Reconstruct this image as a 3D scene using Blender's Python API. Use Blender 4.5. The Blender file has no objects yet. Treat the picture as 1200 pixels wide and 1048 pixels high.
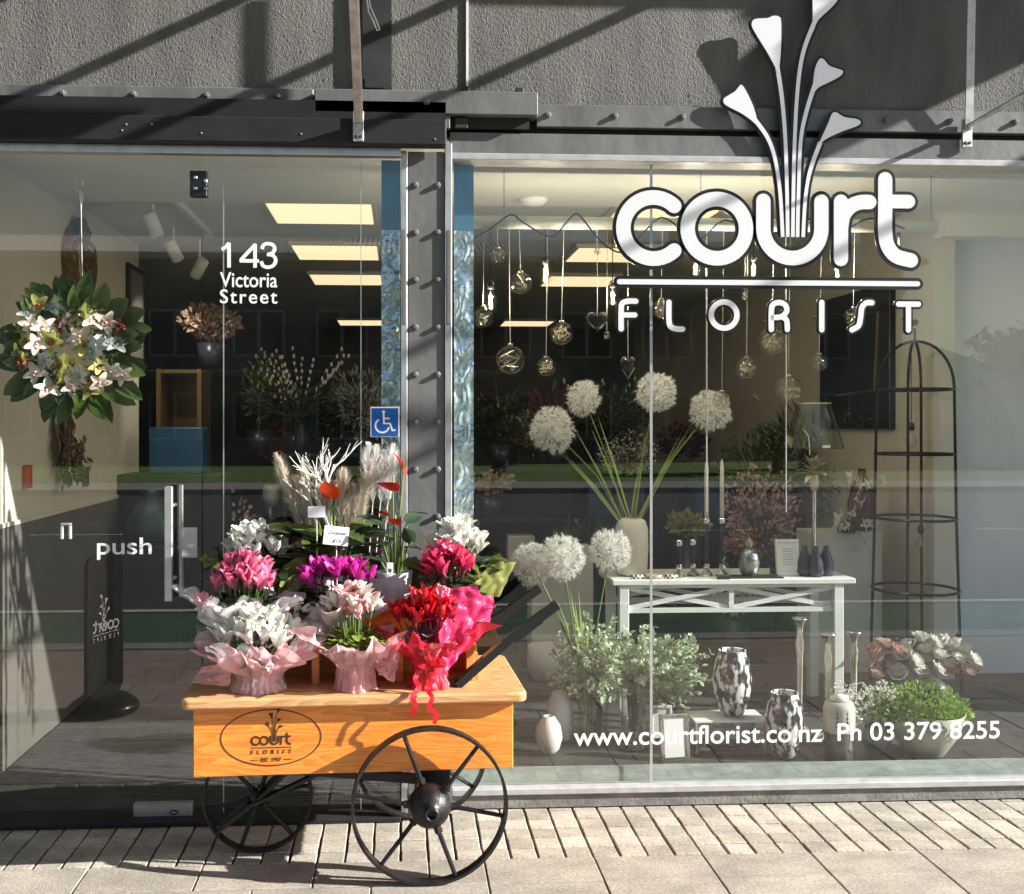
import bpy, math, random
from mathutils import Vector, Matrix, noise
R = random.Random(7)
PI = math.pi
S = bpy.context.scene
COL = S.collection

# ------------------------------------------------------------------ camera, sky, sun, exposure
FPX, HX, HY = 1210.0, 533.0, 497.0          # focal length and principal point in photo pixels
CAM = Vector((0.0, -4.2, 1.57)); YAW = math.radians(2.98)
cam = bpy.data.cameras.new('camera'); co = bpy.data.objects.new('camera', cam); COL.objects.link(co)
cam.sensor_width = 36; cam.sensor_fit = 'HORIZONTAL'; cam.lens = 36 * FPX / 1200
cam.shift_x = (600 - HX) / 1200; cam.shift_y = -(524 - HY) / 1200
cam.clip_start = 0.05; cam.clip_end = 3000
co.location = CAM; co.rotation_euler = (PI / 2, 0, -YAW)
S.camera = co
SUNV = Vector((2.1, -0.52, 1.02)).normalized()
w = bpy.data.worlds.new('World'); S.world = w; w.use_nodes = True
nt = w.node_tree; nt.nodes.clear()
sk = nt.nodes.new('ShaderNodeTexSky'); sk.sky_type = 'NISHITA'; sk.sun_disc = False
sk.sun_elevation = math.asin(SUNV.z); sk.sun_rotation = math.atan2(SUNV.x, SUNV.y)
sk.air_density = 1.0; sk.dust_density = 1.4; sk.ozone_density = 1.5
bg = nt.nodes.new('ShaderNodeBackground'); bg.inputs['Strength'].default_value = 0.055
ow = nt.nodes.new('ShaderNodeOutputWorld')
nt.links.new(sk.outputs[0], bg.inputs[0]); nt.links.new(bg.outputs[0], ow.inputs[0])
sl = bpy.data.lights.new('sun', 'SUN'); sl.energy = 5.0; sl.angle = math.radians(0.53); sl.color = (1, 0.965, 0.91)
so = bpy.data.objects.new('sun', sl); COL.objects.link(so)
so.rotation_euler = (-SUNV).to_track_quat('-Z', 'Y').to_euler(); so.location = (6, -2, 6)
vs = S.view_settings; vs.view_transform = 'Standard'; vs.look = 'None'; vs.gamma = 1; vs.exposure = 1.5
S.view_settings.use_curve_mapping = False
S.render.engine = 'CYCLES'
S.cycles.transparent_max_bounces = 24; S.cycles.max_bounces = 8; S.cycles.caustics_reflective = False

def P(px, py, y):
    """photo pixel -> world point on the vertical plane at depth y"""
    a, b = (px - HX) / FPX, (HY - py) / FPX
    d = Vector((math.sin(YAW) + a * math.cos(YAW), math.cos(YAW) - a * math.sin(YAW), b))
    return CAM + d * ((y - CAM.y) / d.y)
def PX(px, y): return P(px, 500, y).x
def PZ(px, py, y): return P(px, py, y).z

# ------------------------------------------------------------------ materials
MATS = {}
def N(t, typ, **kw):
    n = t.nodes.new(typ)
    for k, v in kw.items(): setattr(n, k, v)
    return n
def mat(name, col, rough=.5, metal=0, var=0, vs=8, bump=0, bs=60, island=0, obj=0, trans=0, emis=0, coat=0,
        stretch=None, detail=3, spec=.5, bdist=.01, wvar=0, ws=(3, 3, 3), grad=None, sheer=0):
    m = bpy.data.materials.new(name); MATS[name] = m; m.use_nodes = True
    t = m.node_tree; L = t.links.new
    b = t.nodes['Principled BSDF']; out = t.nodes['Material Output']
    b.inputs['Roughness'].default_value = rough; b.inputs['Metallic'].default_value = metal
    b.inputs['Coat Weight'].default_value = coat; b.inputs['Specular IOR Level'].default_value = spec
    c4 = (*col, 1); b.inputs['Base Color'].default_value = c4
    src = None
    tc = N(t, 'ShaderNodeTexCoord'); vec = tc.outputs['Object']
    if stretch:
        mp = N(t, 'ShaderNodeMapping'); mp.inputs['Scale'].default_value = stretch
        L(vec, mp.inputs['Vector']); vec = mp.outputs[0]
    def scaled(fac, lo, hi, prev):
        mr = N(t, 'ShaderNodeMapRange'); mr.inputs['To Min'].default_value = lo; mr.inputs['To Max'].default_value = hi
        L(fac, mr.inputs['Value'])
        mx = N(t, 'ShaderNodeMix', data_type='RGBA', blend_type='MULTIPLY'); mx.inputs[0].default_value = 1
        if prev is None: mx.inputs[6].default_value = c4
        else: L(prev, mx.inputs[6])
        L(mr.outputs[0], mx.inputs[7])
        return mx.outputs[2]
    if var:
        nz = N(t, 'ShaderNodeTexNoise'); nz.inputs['Scale'].default_value = vs; nz.inputs['Detail'].default_value = detail
        L(vec, nz.inputs['Vector'])
        mr = N(t, 'ShaderNodeMapRange'); mr.inputs['From Min'].default_value = .3; mr.inputs['From Max'].default_value = .7
        L(nz.outputs[0], mr.inputs['Value'])
        src = scaled(mr.outputs[0], 1 - var, 1 + var, src)
    if island:
        g = N(t, 'ShaderNodeNewGeometry'); src = scaled(g.outputs['Random Per Island'], 1 - island, 1 + island, src)
    if obj:
        g = N(t, 'ShaderNodeObjectInfo'); src = scaled(g.outputs['Random'], 1 - obj, 1 + obj, src)
    if grad:   # petals darker at the eye, paler at the tip
        sx_ = N(t, 'ShaderNodeSeparateXYZ'); L(tc.outputs['Object'], sx_.inputs[0]); mr = N(t, 'ShaderNodeMapRange'); mr.inputs['From Max'].default_value = .05
        L(sx_.outputs['Z'], mr.inputs['Value']); src = scaled(mr.outputs[0], grad[0], grad[1], src)
    if wvar:   # stains and weathering that run across neighbouring pieces
        g = N(t, 'ShaderNodeNewGeometry'); mp = N(t, 'ShaderNodeMapping'); mp.inputs['Scale'].default_value = ws; nz = N(t, 'ShaderNodeTexNoise'); nz.inputs['Scale'].default_value = 1; nz.inputs['Detail'].default_value = 7; nz.inputs['Roughness'].default_value = .65
        L(g.outputs['Position'], mp.inputs[0]); L(mp.outputs[0], nz.inputs['Vector'])
        mr = N(t, 'ShaderNodeMapRange'); mr.inputs['From Min'].default_value = .35; mr.inputs['From Max'].default_value = .65; L(nz.outputs[0], mr.inputs['Value'])
        src = scaled(mr.outputs[0], 1 - wvar, 1 + wvar * .5, src)
    if src is not None: L(src, b.inputs['Base Color'])
    if bump:
        nz = N(t, 'ShaderNodeTexNoise'); nz.inputs['Scale'].default_value = bs; nz.inputs['Detail'].default_value = 4
        L(vec, nz.inputs['Vector'])
        bp = N(t, 'ShaderNodeBump'); bp.inputs['Strength'].default_value = bump; bp.inputs['Distance'].default_value = bdist
        L(nz.outputs[0], bp.inputs['Height']); L(bp.outputs[0], b.inputs['Normal'])
    if emis:
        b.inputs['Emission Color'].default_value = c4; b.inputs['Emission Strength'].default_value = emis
    if trans:
        tr = N(t, 'ShaderNodeBsdfTranslucent'); mx = N(t, 'ShaderNodeMixShader'); mx.inputs[0].default_value = trans
        if src is not None: L(src, tr.inputs[0])
        else: tr.inputs[0].default_value = c4
        L(b.outputs[0], mx.inputs[1]); L(tr.outputs[0], mx.inputs[2]); L(mx.outputs[0], out.inputs[0])
        if sheer:
            tp = N(t, 'ShaderNodeBsdfTransparent'); m2 = N(t, 'ShaderNodeMixShader'); m2.inputs[0].default_value = sheer
            L(mx.outputs[0], m2.inputs[1]); L(tp.outputs[0], m2.inputs[2]); L(m2.outputs[0], out.inputs[0])
    return m
def glass(name, tint=(1, 1, 1), ior=1.5, rough=0, haze=0, hcol=(.8, .8, .8), bump=0, bs=20, smudge=0):
    m = bpy.data.materials.new(name); MATS[name] = m; m.use_nodes = True
    t = m.node_tree; t.nodes.clear(); L = t.links.new
    out = N(t, 'ShaderNodeOutputMaterial'); tr = N(t, 'ShaderNodeBsdfTransparent'); tr.inputs[0].default_value = (*tint, 1)
    gl = N(t, 'ShaderNodeBsdfGlossy'); gl.inputs['Roughness'].default_value = rough
    fr = N(t, 'ShaderNodeFresnel'); fr.inputs[0].default_value = ior
    ge = N(t, 'ShaderNodeNewGeometry'); ir = N(t, 'ShaderNodeMapRange'); ir.inputs['To Min'].default_value = ior; ir.inputs['To Max'].default_value = 1 / ior
    L(ge.outputs['Backfacing'], ir.inputs['Value']); L(ir.outputs[0], fr.inputs[0])   # thin sheet: same reflectance from both sides
    mx = N(t, 'ShaderNodeMixShader'); L(fr.outputs[0], mx.inputs[0]); L(tr.outputs[0], mx.inputs[1]); L(gl.outputs[0], mx.inputs[2])
    last = mx.outputs[0]
    if bump:
        tc = N(t, 'ShaderNodeTexCoord'); nz = N(t, 'ShaderNodeTexNoise'); nz.inputs['Scale'].default_value = bs
        L(tc.outputs['Object'], nz.inputs['Vector'])
        bp = N(t, 'ShaderNodeBump'); bp.inputs['Strength'].default_value = bump; bp.inputs['Distance'].default_value = .02
        L(nz.outputs[0], bp.inputs['Height']); L(bp.outputs[0], gl.inputs['Normal']); L(bp.outputs[0], fr.inputs['Normal'])
    if haze:
        df = N(t, 'ShaderNodeBsdfDiffuse'); df.inputs[0].default_value = (*hcol, 1)
        m2 = N(t, 'ShaderNodeMixShader'); m2.inputs[0].default_value = haze
        if smudge:
            tc = N(t, 'ShaderNodeTexCoord'); nz = N(t, 'ShaderNodeTexNoise'); nz.inputs['Scale'].default_value = smudge; nz.inputs['Detail'].default_value = 6
            mr = N(t, 'ShaderNodeMapRange'); mr.inputs['From Min'].default_value = .4; mr.inputs['From Max'].default_value = .75; mr.inputs['To Max'].default_value = haze
            L(tc.outputs['Object'], nz.inputs['Vector']); L(nz.outputs[0], mr.inputs['Value']); L(mr.outputs[0], m2.inputs[0])
        L(last, m2.inputs[1]); L(df.outputs[0], m2.inputs[2]); last = m2.outputs[0]
    L(last, out.inputs[0])
    return m

# setting
mat('stucco', (.145, .141, .132), .9, var=.12, vs=4, bump=1, bs=230, bdist=.006, stretch=(1, 1, .5), wvar=.3, ws=(5, 5, 1.1))
mat('steel_grey', (.145, .145, .144), .45, var=.12, vs=5, bump=.12, bs=30, wvar=.25, ws=(9, 9, 2))
mat('steel_dark', (.035, .035, .037), .5, var=.25, vs=6, spec=.3)
mat('charcoal', (.02, .02, .021), .6, var=.2, spec=.25)
mat('void', (.012, .012, .012), .8)
mat('aluminium', (.62, .63, .64), .35, .75, var=.12, vs=14, bump=.08, bs=40)
mat('white_alu', (.45, .45, .46), .4, .2, var=.14, vs=20)
mat('galvanised', (.50, .50, .48), .45, .7, var=.25, vs=25)
mat('base_grey', (.22, .215, .20), .8, var=.15, vs=9, bump=.3, bs=80, wvar=.35, ws=(7, 7, 20))
mat('brick_a', (.41, .37, .305), .88, var=.22, vs=60, bump=.6, bs=170, obj=.2, detail=8, wvar=.28, ws=(4, 6, 4))
mat('paver_a', (.35, .312, .26), .86, var=.26, vs=90, bump=.5, bs=220, obj=.09, detail=9, wvar=.28, ws=(4, 6, 4))
mat('joint', (.10, .085, .065), .95, var=.3, vs=20)
mat('asphalt', (.075, .075, .077), .9, var=.25, vs=6, bump=.4, bs=120)
mat('cycle_green', (.085, .155, .10), .85, var=.2, vs=3)
mat('sky_blocker_panel', (.12, .12, .12), .6)  # for the added panels that block sky light
mat('kerb_stone', (.36, .35, .33), .85, var=.15)
mat('paint_yellow', (.65, .40, .06), .7, var=.15); mat('paint_white', (.7, .7, .68), .7, var=.15)
mat('lawn', (.12, .20, .035), .95, var=.35, vs=2.5, bump=.5, bs=30)
mat('hill', (.10, .12, .10), 1, var=.3, vs=.02)
mat('dado', (.12, .115, .10), .6, var=.1, vs=2)
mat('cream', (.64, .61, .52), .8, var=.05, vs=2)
mat('cream_light', (.78, .77, .69), .8, var=.04, vs=2)
mat('ceiling', (.78, .77, .68), .85, var=.04, vs=2)
mat('pale_sky_tone', (.78, .82, .84), .7, var=.04, vs=2); mat('jar_glaze', (.50, .49, .43), .35, var=.1, vs=20)  # the pale cool tone imitates sky reflected in the glass
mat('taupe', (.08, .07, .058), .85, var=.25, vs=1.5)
mat('tile_dark', (.062, .061, .058), .55, var=.22, vs=12, bump=.15, bs=60, obj=.12)
mat('grout', (.05, .048, .045), .9)
mat('mat_rib', (.05, .05, .05), .75, var=.3, vs=20)
mat('panel_light', (1, .76, .45), .5, emis=.44)
mat('panel_frame', (.7, .68, .6), .5)
# wood etc.
mat('wood_shelf', (.62, .27, .08), .4, var=.2, vs=4, stretch=(1.2, 9, 9), detail=5)
def wood(name, lo, hi, rough, coat, knots):
    m = mat(name, hi, rough, coat=coat, bump=.05, bs=8, stretch=(1.2, 12, 12)); t = m.node_tree; b = t.nodes['Principled BSDF']; L = t.links.new
    tc = N(t, 'ShaderNodeTexCoord'); mp = N(t, 'ShaderNodeMapping'); mp.inputs['Scale'].default_value = (.55, 4, 4); L(tc.outputs['Object'], mp.inputs[0])
    nz = N(t, 'ShaderNodeTexNoise'); nz.inputs['Scale'].default_value = 2.2; nz.inputs['Detail'].default_value = 2; L(mp.outputs[0], nz.inputs['Vector'])
    mu = N(t, 'ShaderNodeMath', operation='MULTIPLY'); mu.inputs[1].default_value = 16; L(nz.outputs[0], mu.inputs[0])
    fr = N(t, 'ShaderNodeMath', operation='FRACT'); L(mu.outputs[0], fr.inputs[0])                     # growth rings
    n2 = N(t, 'ShaderNodeTexNoise'); n2.inputs['Scale'].default_value = 30; n2.inputs['Detail'].default_value = 5
    m2 = N(t, 'ShaderNodeMapping'); m2.inputs['Scale'].default_value = (.35, 6, 6); L(tc.outputs['Object'], m2.inputs[0]); L(m2.outputs[0], n2.inputs['Vector'])
    ad = N(t, 'ShaderNodeMath', operation='MULTIPLY_ADD'); ad.inputs[1].default_value = .45; L(fr.outputs[0], ad.inputs[0]); L(n2.outputs[0], ad.inputs[2])
    cr = N(t, 'ShaderNodeValToRGB'); cr.color_ramp.elements[0].position = .35; cr.color_ramp.elements[0].color = (*hi, 1); cr.color_ramp.elements[1].position = 1.0; cr.color_ramp.elements[1].color = (*lo, 1); L(ad.outputs[0], cr.inputs[0])
    vo = N(t, 'ShaderNodeTexVoronoi'); vo.inputs['Scale'].default_value = knots; m3 = N(t, 'ShaderNodeMapping'); m3.inputs['Scale'].default_value = (1, 1, 1.5); L(tc.outputs['Object'], m3.inputs[0]); L(m3.outputs[0], vo.inputs['Vector'])
    k = N(t, 'ShaderNodeMapRange'); k.inputs['From Min'].default_value = .03; k.inputs['From Max'].default_value = .09; k.inputs['To Min'].default_value = .45; L(vo.outputs['Distance'], k.inputs['Value'])
    mx = N(t, 'ShaderNodeMix', data_type='RGBA', blend_type='MULTIPLY'); mx.inputs[0].default_value = 1; L(cr.outputs[0], mx.inputs[6]); L(k.outputs[0], mx.inputs[7]); L(mx.outputs[2], b.inputs['Base Color'])
wood('wood_box', (.66, .18, .022), (.92, .34, .055), .34, .25, 4.2); wood('wood_top', (.46, .22, .08), (.68, .42, .21), .42, .1, 3.1)
mat('burnt', (.03, .018, .01), .6)
mat('iron', (.014, .014, .015), .42, .3, var=.35, vs=22, bump=.25, bs=60)
mat('iron_rust', (.02, .018, .017), .5, .4, var=.5, vs=18, bump=.3, bs=50)
mat('white_paint', (.78, .80, .76), .35, var=.04, vs=6)
mat('vinyl_white', (.85, .85, .84), .5)
mat('sign_face_glow', (.56, .56, .57), .3, emis=.13); mat('sign_edge', (.006, .006, .006), .35)  # slight glow added so the faces stay evenly white inside the wall shadow
mat('sticker_blue', (.01, .10, .42), .4)
# petals and leaves
mat('pet_white', (.80, .80, .74), .55, island=.07, trans=.3)
mat('pet_pink', (.80, .20, .34), .5, island=.15, trans=.3, grad=(.5, 1.2))
mat('pet_blush', (.82, .42, .42), .5, island=.16, trans=.3)
mat('pet_magenta', (.60, .03, .33), .45, island=.2, trans=.3, grad=(.5, 1.25))
mat('pet_red', (.62, .010, .02), .42, island=.25, trans=.25, grad=(.5, 1.25))
mat('pet_hot', (.76, .06, .17), .45, island=.2, trans=.3, grad=(.5, 1.25))
mat('pet_rose', (.66, .46, .40), .6, island=.12, trans=.25)
mat('pet_yellow', (.50, .50, .14), .5, island=.2, trans=.25)
mat('pet_orchid', (.72, .64, .56), .5, island=.12, trans=.25)
mat('pet_dry', (.38, .26, .19), .8, island=.3)
mat('terracotta', (.30, .085, .03), .8, island=.25)
mat('leaf_dark', (.022, .050, .018), .38, island=.5, trans=.12)
mat('leaf_mid', (.055, .11, .03), .4, island=.45, trans=.2)
mat('leaf_deep', (.025, .05, .022), .45, island=.5)
mat('leaf_gloss', (.060, .098, .022), .28, island=.4, trans=.12, var=.2, vs=25)
mat('leaf_lime', (.22, .30, .05), .42, island=.35, trans=.3)
mat('leaf_euc', (.46, .56, .38), .6, island=.35, trans=.3)
mat('leaf_box', (.26, .42, .07), .5, island=.45, trans=.25)
mat('leaf_silver', (.30, .33, .30), .7, island=.3, trans=.1)
mat('leaf_burgundy', (.10, .025, .025), .5, island=.4)
mat('grass_blade', (.26, .33, .08), .45, island=.3, trans=.25)
mat('stem_green', (.13, .20, .05), .5, island=.2)
mat('dandelion', (.84, .84, .80), .8, island=.1, trans=.3)
mat('pampas', (.66, .60, .50), .9, island=.25, trans=.2)
mat('twig_white', (.62, .62, .58), .8, island=.15)
mat('twig_brown', (.15, .09, .045), .9, island=.4)
mat('dry_grey', (.16, .15, .13), .9, island=.35)
# wraps
mat('wrap_pink', (.90, .57, .60), .5, trans=.5, var=.06, vs=7, sheer=.1)
mat('wrap_white', (.88, .84, .83), .45, trans=.5, var=.04, vs=7)
mat('wrap_red', (.72, .03, .07), .42, trans=.4, var=.15, vs=7, sheer=.15)
mat('wrap_hot', (.80, .06, .20), .42, trans=.4, var=.12, vs=7)
mat('wrap_green', (.24, .27, .07), .5, trans=.35, var=.12, vs=7)
mat('wrap_plum', (.30, .02, .08), .45, trans=.35)
glass('cellophane', (.97, .97, .98), 1.6, .04, haze=.10, bump=.7, bs=22)
mat('ribbon_red', (.60, .01, .03), .35, trans=.35)
mat('pot_white', (.75, .75, .77), .3); mat('soil', (.03, .022, .015), .95)
mat('card', (.78, .77, .84), .6); mat('ink', (.03, .03, .08), .6)
# display ware
mat('ceramic_cream', (.66, .62, .50), .45, var=.06, vs=10); mat('ceramic_white', (.74, .74, .68), .35, var=.05, vs=8)
mat('silver', (.62, .60, .56), .22, 1, var=.25, vs=25, bump=.15, bs=30)
mat('pewter', (.30, .32, .33), .3, .8, var=.5, vs=30, bump=.5, bs=45)
mat('champagne', (.58, .50, .36), .4, .25, var=.2, vs=20)
mat('navy_gloss', (.03, .035, .05), .3, var=.2); mat('oxblood', (.085, .012, .018), .2)
mat('wax', (.74, .70, .62), .5, trans=.2); mat('black_gloss', (.012, .012, .013), .25)
mat('blue_box', (.015, .07, .15), .5, var=.2); mat('navy_canvas', (.014, .018, .032), .3, var=.3)
mat('bag_green', (.012, .05, .045), .5, var=.3, vs=5); mat('gilt', (.16, .11, .05), .35, .6)
mat('alarm_red', (.45, .012, .02), .4); mat('paper', (.72, .72, .70), .6)
mat('tray_dark', (.03, .028, .025), .3); mat('concrete_pot', (.34, .35, .30), .6, var=.12, vs=12)
mat('plinth', (.55, .53, .46), .6); mat('bulb_warm', (1, .62, .25), .4, emis=2.0)
mat('spot_lit', (1, .85, .6), .4, emis=4.0)
mat('building_grey', (.16, .16, .165), .8, var=.12, vs=.6); mat('roof_metal', (.50, .50, .48), .4, .3, var=.1, vs=2)
mat('win_dark', (.02, .025, .03), .1); mat('win_frame', (.42, .42, .42), .5); mat('hedge', (.06, .085, .03), .8, island=.4)
mat('tree_leaf', (.07, .09, .04), .7, island=.4); mat('bark', (.08, .06, .045), .9, var=.3)
mat('bld_tan', (.36, .33, .27), .8, var=.1, vs=.5)
glass('pane_inner', (.97, .985, .975), 1.02)
glass('pane', (.985, .99, .985), 1.95, 0, haze=.008, hcol=(.8, .82, .78), smudge=2.2)
glass('clear', (.93, .95, .94), 1.5); glass('clear_thin', (.96, .97, .96), 1.45, 0)
glass('bulb_glass', (.94, .93, .88), 1.5); glass('smoke_glass', (.55, .55, .56), 1.5)
glass('grey_acrylic', (.84, .86, .92), 1.5, .02, haze=.10)
mat('green_edge', (.40, .46, .41), .3, var=.15, wvar=.3, ws=(8, 8, 30))
mat('film_sky_blue', (.10, .27, .38), .25, .3, var=.1)  # blue film, with some of the reflected sky put into its colour
def foil():
    m = mat('foil', (.66, .78, .82), .2, .85)
    t = m.node_tree; b = t.nodes['Principled BSDF']
    tc = N(t, 'ShaderNodeTexCoord'); v = N(t, 'ShaderNodeTexVoronoi', feature='DISTANCE_TO_EDGE'); v.inputs['Scale'].default_value = 22
    nz = N(t, 'ShaderNodeTexNoise'); nz.inputs['Scale'].default_value = 6
    mp = N(t, 'ShaderNodeVectorMath', operation='MULTIPLY_ADD'); mp.inputs[1].default_value = (.25, .25, .25)
    bp = N(t, 'ShaderNodeBump'); bp.inputs['Strength'].default_value = .35; bp.inputs['Distance'].default_value = .006
    L = t.links.new
    L(tc.outputs['Object'], nz.inputs['Vector']); L(nz.outputs['Color'], mp.inputs[0]); L(tc.outputs['Object'], mp.inputs[2])
    L(mp.outputs[0], v.inputs['Vector']); L(v.outputs['Distance'], bp.inputs['Height']); L(bp.outputs[0], b.inputs['Normal'])
foil()
def mottled():
    m = mat('mottled', (.1, .1, .1), .12, 0, coat=.5); t = m.node_tree; b = t.nodes['Principled BSDF']; L = t.links.new
    tc = N(t, 'ShaderNodeTexCoord'); mp = N(t, 'ShaderNodeMapping'); mp.inputs['Scale'].default_value = (1, 1, .55)
    nz = N(t, 'ShaderNodeTexNoise'); nz.inputs['Scale'].default_value = 42; nz.inputs['Detail'].default_value = 1.5
    cr = N(t, 'ShaderNodeValToRGB'); e = cr.color_ramp.elements
    e[0].position = .44; e[0].color = (.012, .012, .016, 1); e[1].position = .56; e[1].color = (.72, .72, .70, 1)
    x = cr.color_ramp.elements.new(.5); x.color = (.16, .17, .2, 1)
    L(tc.outputs['Object'], mp.inputs[0]); L(mp.outputs[0], nz.inputs['Vector']); L(nz.outputs[0], cr.inputs[0]); L(cr.outputs[0], b.inputs['Base Color'])
mottled()
def checker(name, a, b_, sc):
    m = mat(name, a, .4); t = m.node_tree
    tc = N(t, 'ShaderNodeTexCoord'); ck = N(t, 'ShaderNodeTexChecker'); ck.inputs['Scale'].default_value = sc
    ck.inputs['Color1'].default_value = (*a, 1); ck.inputs['Color2'].default_value = (*b_, 1)
    t.links.new(tc.outputs['Object'], ck.inputs['Vector']); t.links.new(ck.outputs[0], t.nodes['Principled BSDF'].inputs['Base Color'])
checker('checked', (.7, .68, .62), (.03, .03, .03), 90)
def pave_sheet():
    m = mat('pave_far', (.4, .34, .27), .9); t = m.node_tree; L = t.links.new
    tc = N(t, 'ShaderNodeTexCoord'); b = N(t, 'ShaderNodeTexBrick'); b.inputs['Scale'].default_value = 1
    b.inputs['Brick Width'].default_value = .4; b.inputs['Row Height'].default_value = .2; b.inputs['Mortar Size'].default_value = .004
    b.inputs['Color1'].default_value = (.42, .36, .29, 1); b.inputs['Color2'].default_value = (.37, .315, .25, 1); b.inputs['Mortar'].default_value = (.09, .075, .06, 1)
    L(tc.outputs['Object'], b.inputs['Vector']); L(b.outputs['Color'], t.nodes['Principled BSDF'].inputs['Base Color'])
pave_sheet()

# ------------------------------------------------------------------ mesh helpers
class MB:
    def __init__(s): s.v = []; s.f = []
    def add(s, vs, fs):
        o = len(s.v); s.v += [tuple(p) for p in vs]; s.f += [tuple(i + o for i in f) for f in fs]; return s
    def box(s, x0, x1, y0, y1, z0, z1, M=None):
        v = [Vector((x, y, z)) for x in (x0, x1) for y in (y0, y1) for z in (z0, z1)]
        if M: v = [M @ p for p in v]
        return s.add(v, [(0, 1, 3, 2), (4, 6, 7, 5), (0, 4, 5, 1), (2, 3, 7, 6), (0, 2, 6, 4), (1, 5, 7, 3)])
    def bbox(s, x0, x1, y0, y1, z0, z1, c=.004, M=None):
        """box with chamfered vertical and top edges (seen as soft edges)"""
        v = []; f = []
        def ring(z, i):
            a, b, d, e = x0 + i, x1 - i, y0 + i, y1 - i
            return [(a + c, d, z), (b - c, d, z), (b, d + c, z), (b, e - c, z), (b - c, e, z), (a + c, e, z), (a, e - c, z), (a, d + c, z)]
        for z, i in ((z0, c), (z0 + c, 0), (z1 - c, 0), (z1, c)): v += ring(z, i)
        for k in range(3):
            for j in range(8): f.append((k * 8 + j, k * 8 + (j + 1) % 8, k * 8 + 8 + (j + 1) % 8, k * 8 + 8 + j))
        f.append(tuple(range(7, -1, -1))); f.append(tuple(range(24, 32)))
        v = [Vector(p) for p in v]
        if M: v = [M @ p for p in v]
        return s.add(v, f)
    def tube(s, pts, r, n=6, caps=True):
        pts = [Vector(p) for p in pts]; m = len(pts); rs = r if isinstance(r, (list, tuple)) else [r] * m
        v = []; up = Vector((0, 0, 1)); prev = None
        for i, p in enumerate(pts):
            d = (pts[min(i + 1, m - 1)] - pts[max(i - 1, 0)]).normalized()
            if prev is None:
                a = d.cross(up if abs(d.z) < .9 else Vector((1, 0, 0))).normalized()
            else:
                a = (prev - d * prev.dot(d)).normalized()
            prev = a; b = d.cross(a)
            v += [p + (a * math.cos(2 * PI * k / n) + b * math.sin(2 * PI * k / n)) * rs[i] for k in range(n)]
        f = [(i * n + k, i * n + (k + 1) % n, i * n + n + (k + 1) % n, i * n + n + k) for i in range(m - 1) for k in range(n)]
        if caps: f += [tuple(range(n - 1, -1, -1)), tuple(range((m - 1) * n, m * n))]
        return s.add(v, f)
    def bar(s, p0, p1, wx, wy, upv=(0, 0, 1)):
        """flat bar from p0 to p1, wx wide across, wy along upv"""
        p0, p1 = Vector(p0), Vector(p1); d = (p1 - p0).normalized(); u = Vector(upv)
        a = d.cross(u).normalized() * wx / 2; b = a.cross(d).normalized() * wy / 2
        v = [p + sa * a + sb * b for p in (p0, p1) for sa in (-1, 1) for sb in (-1, 1)]
        return s.add(v, [(0, 2, 3, 1), (4, 5, 7, 6), (0, 1, 5, 4), (2, 6, 7, 3), (0, 4, 6, 2), (1, 3, 7, 5)])
    def lathe(s, prof, n=24, c=(0, 0, 0), ripple=0, k=0, M=None):
        c = Vector(c); v = []
        for r, z in prof:
            for j in range(n):
                a = 2 * PI * j / n; rr = r * (1 + ripple * math.cos(k * a))
                p = Vector((rr * math.cos(a), rr * math.sin(a), z))
                v.append(c + (M @ p if M else p))
        m = len(prof)
        f = [(i * n + j, i * n + (j + 1) % n, i * n + n + (j + 1) % n, i * n + n + j) for i in range(m - 1) for j in range(n)]
        if prof[0][0] > .0005: f.append(tuple(range(n - 1, -1, -1)))
        return s.add(v, f)
    def cap(s, r, z, n=24, c=(0, 0, 0)):
        c = Vector(c)
        return s.add([c + Vector((r * math.cos(2 * PI * j / n), r * math.sin(2 * PI * j / n), z)) for j in range(n)], [tuple(range(n))])
    def prism(s, poly, y0, y1, M=None):
        """polygon in x,z extruded from y0 (front) to y1"""
        n = len(poly); v = [Vector((x, y0, z)) for x, z in poly] + [Vector((x, y1, z)) for x, z in poly]
        if M: v = [M @ p for p in v]
        f = [tuple(range(n)), tuple(range(2 * n - 1, n - 1, -1))] + [(i, i + n, (i + 1) % n + n, (i + 1) % n) for i in range(n)]
        return s.add(v, f)
    def ball(s, c, r, n=10, m=6, sz=1):
        return s.lathe([(max(r * math.sin(PI * i / m), .0001), -r * sz * math.cos(PI * i / m)) for i in range(m + 1)], n, c)
    def petal5(s, M, L, W, bend=.6, cup=.3, n=5, tip=.25, base=.25):
        v = []; y = z = 0.0; tw = R.uniform(-.25, .25)
        for i in range(n + 1):
            t = i / n; wd = W * .5 * (math.sin(PI * min(1, (base + t * (1 - base)) * .93)) ** .8 if i < n else tip); a = bend * t
            if i: y += L / n * math.cos(a); z += L / n * math.sin(a)
            for k in (-1, -.55, 0, .55, 1):
                q = cup * wd * k * k + R.uniform(-.0012, .0012) * t; v.append(M @ Vector((k * wd, y - .12 * wd * k * k * t, z + q + tw * t * k * wd)))
        f = [(5 * i + k, 5 * i + k + 1, 5 * i + k + 6, 5 * i + k + 5) for i in range(n) for k in range(4)]
        return s.add(v, f)
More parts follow.
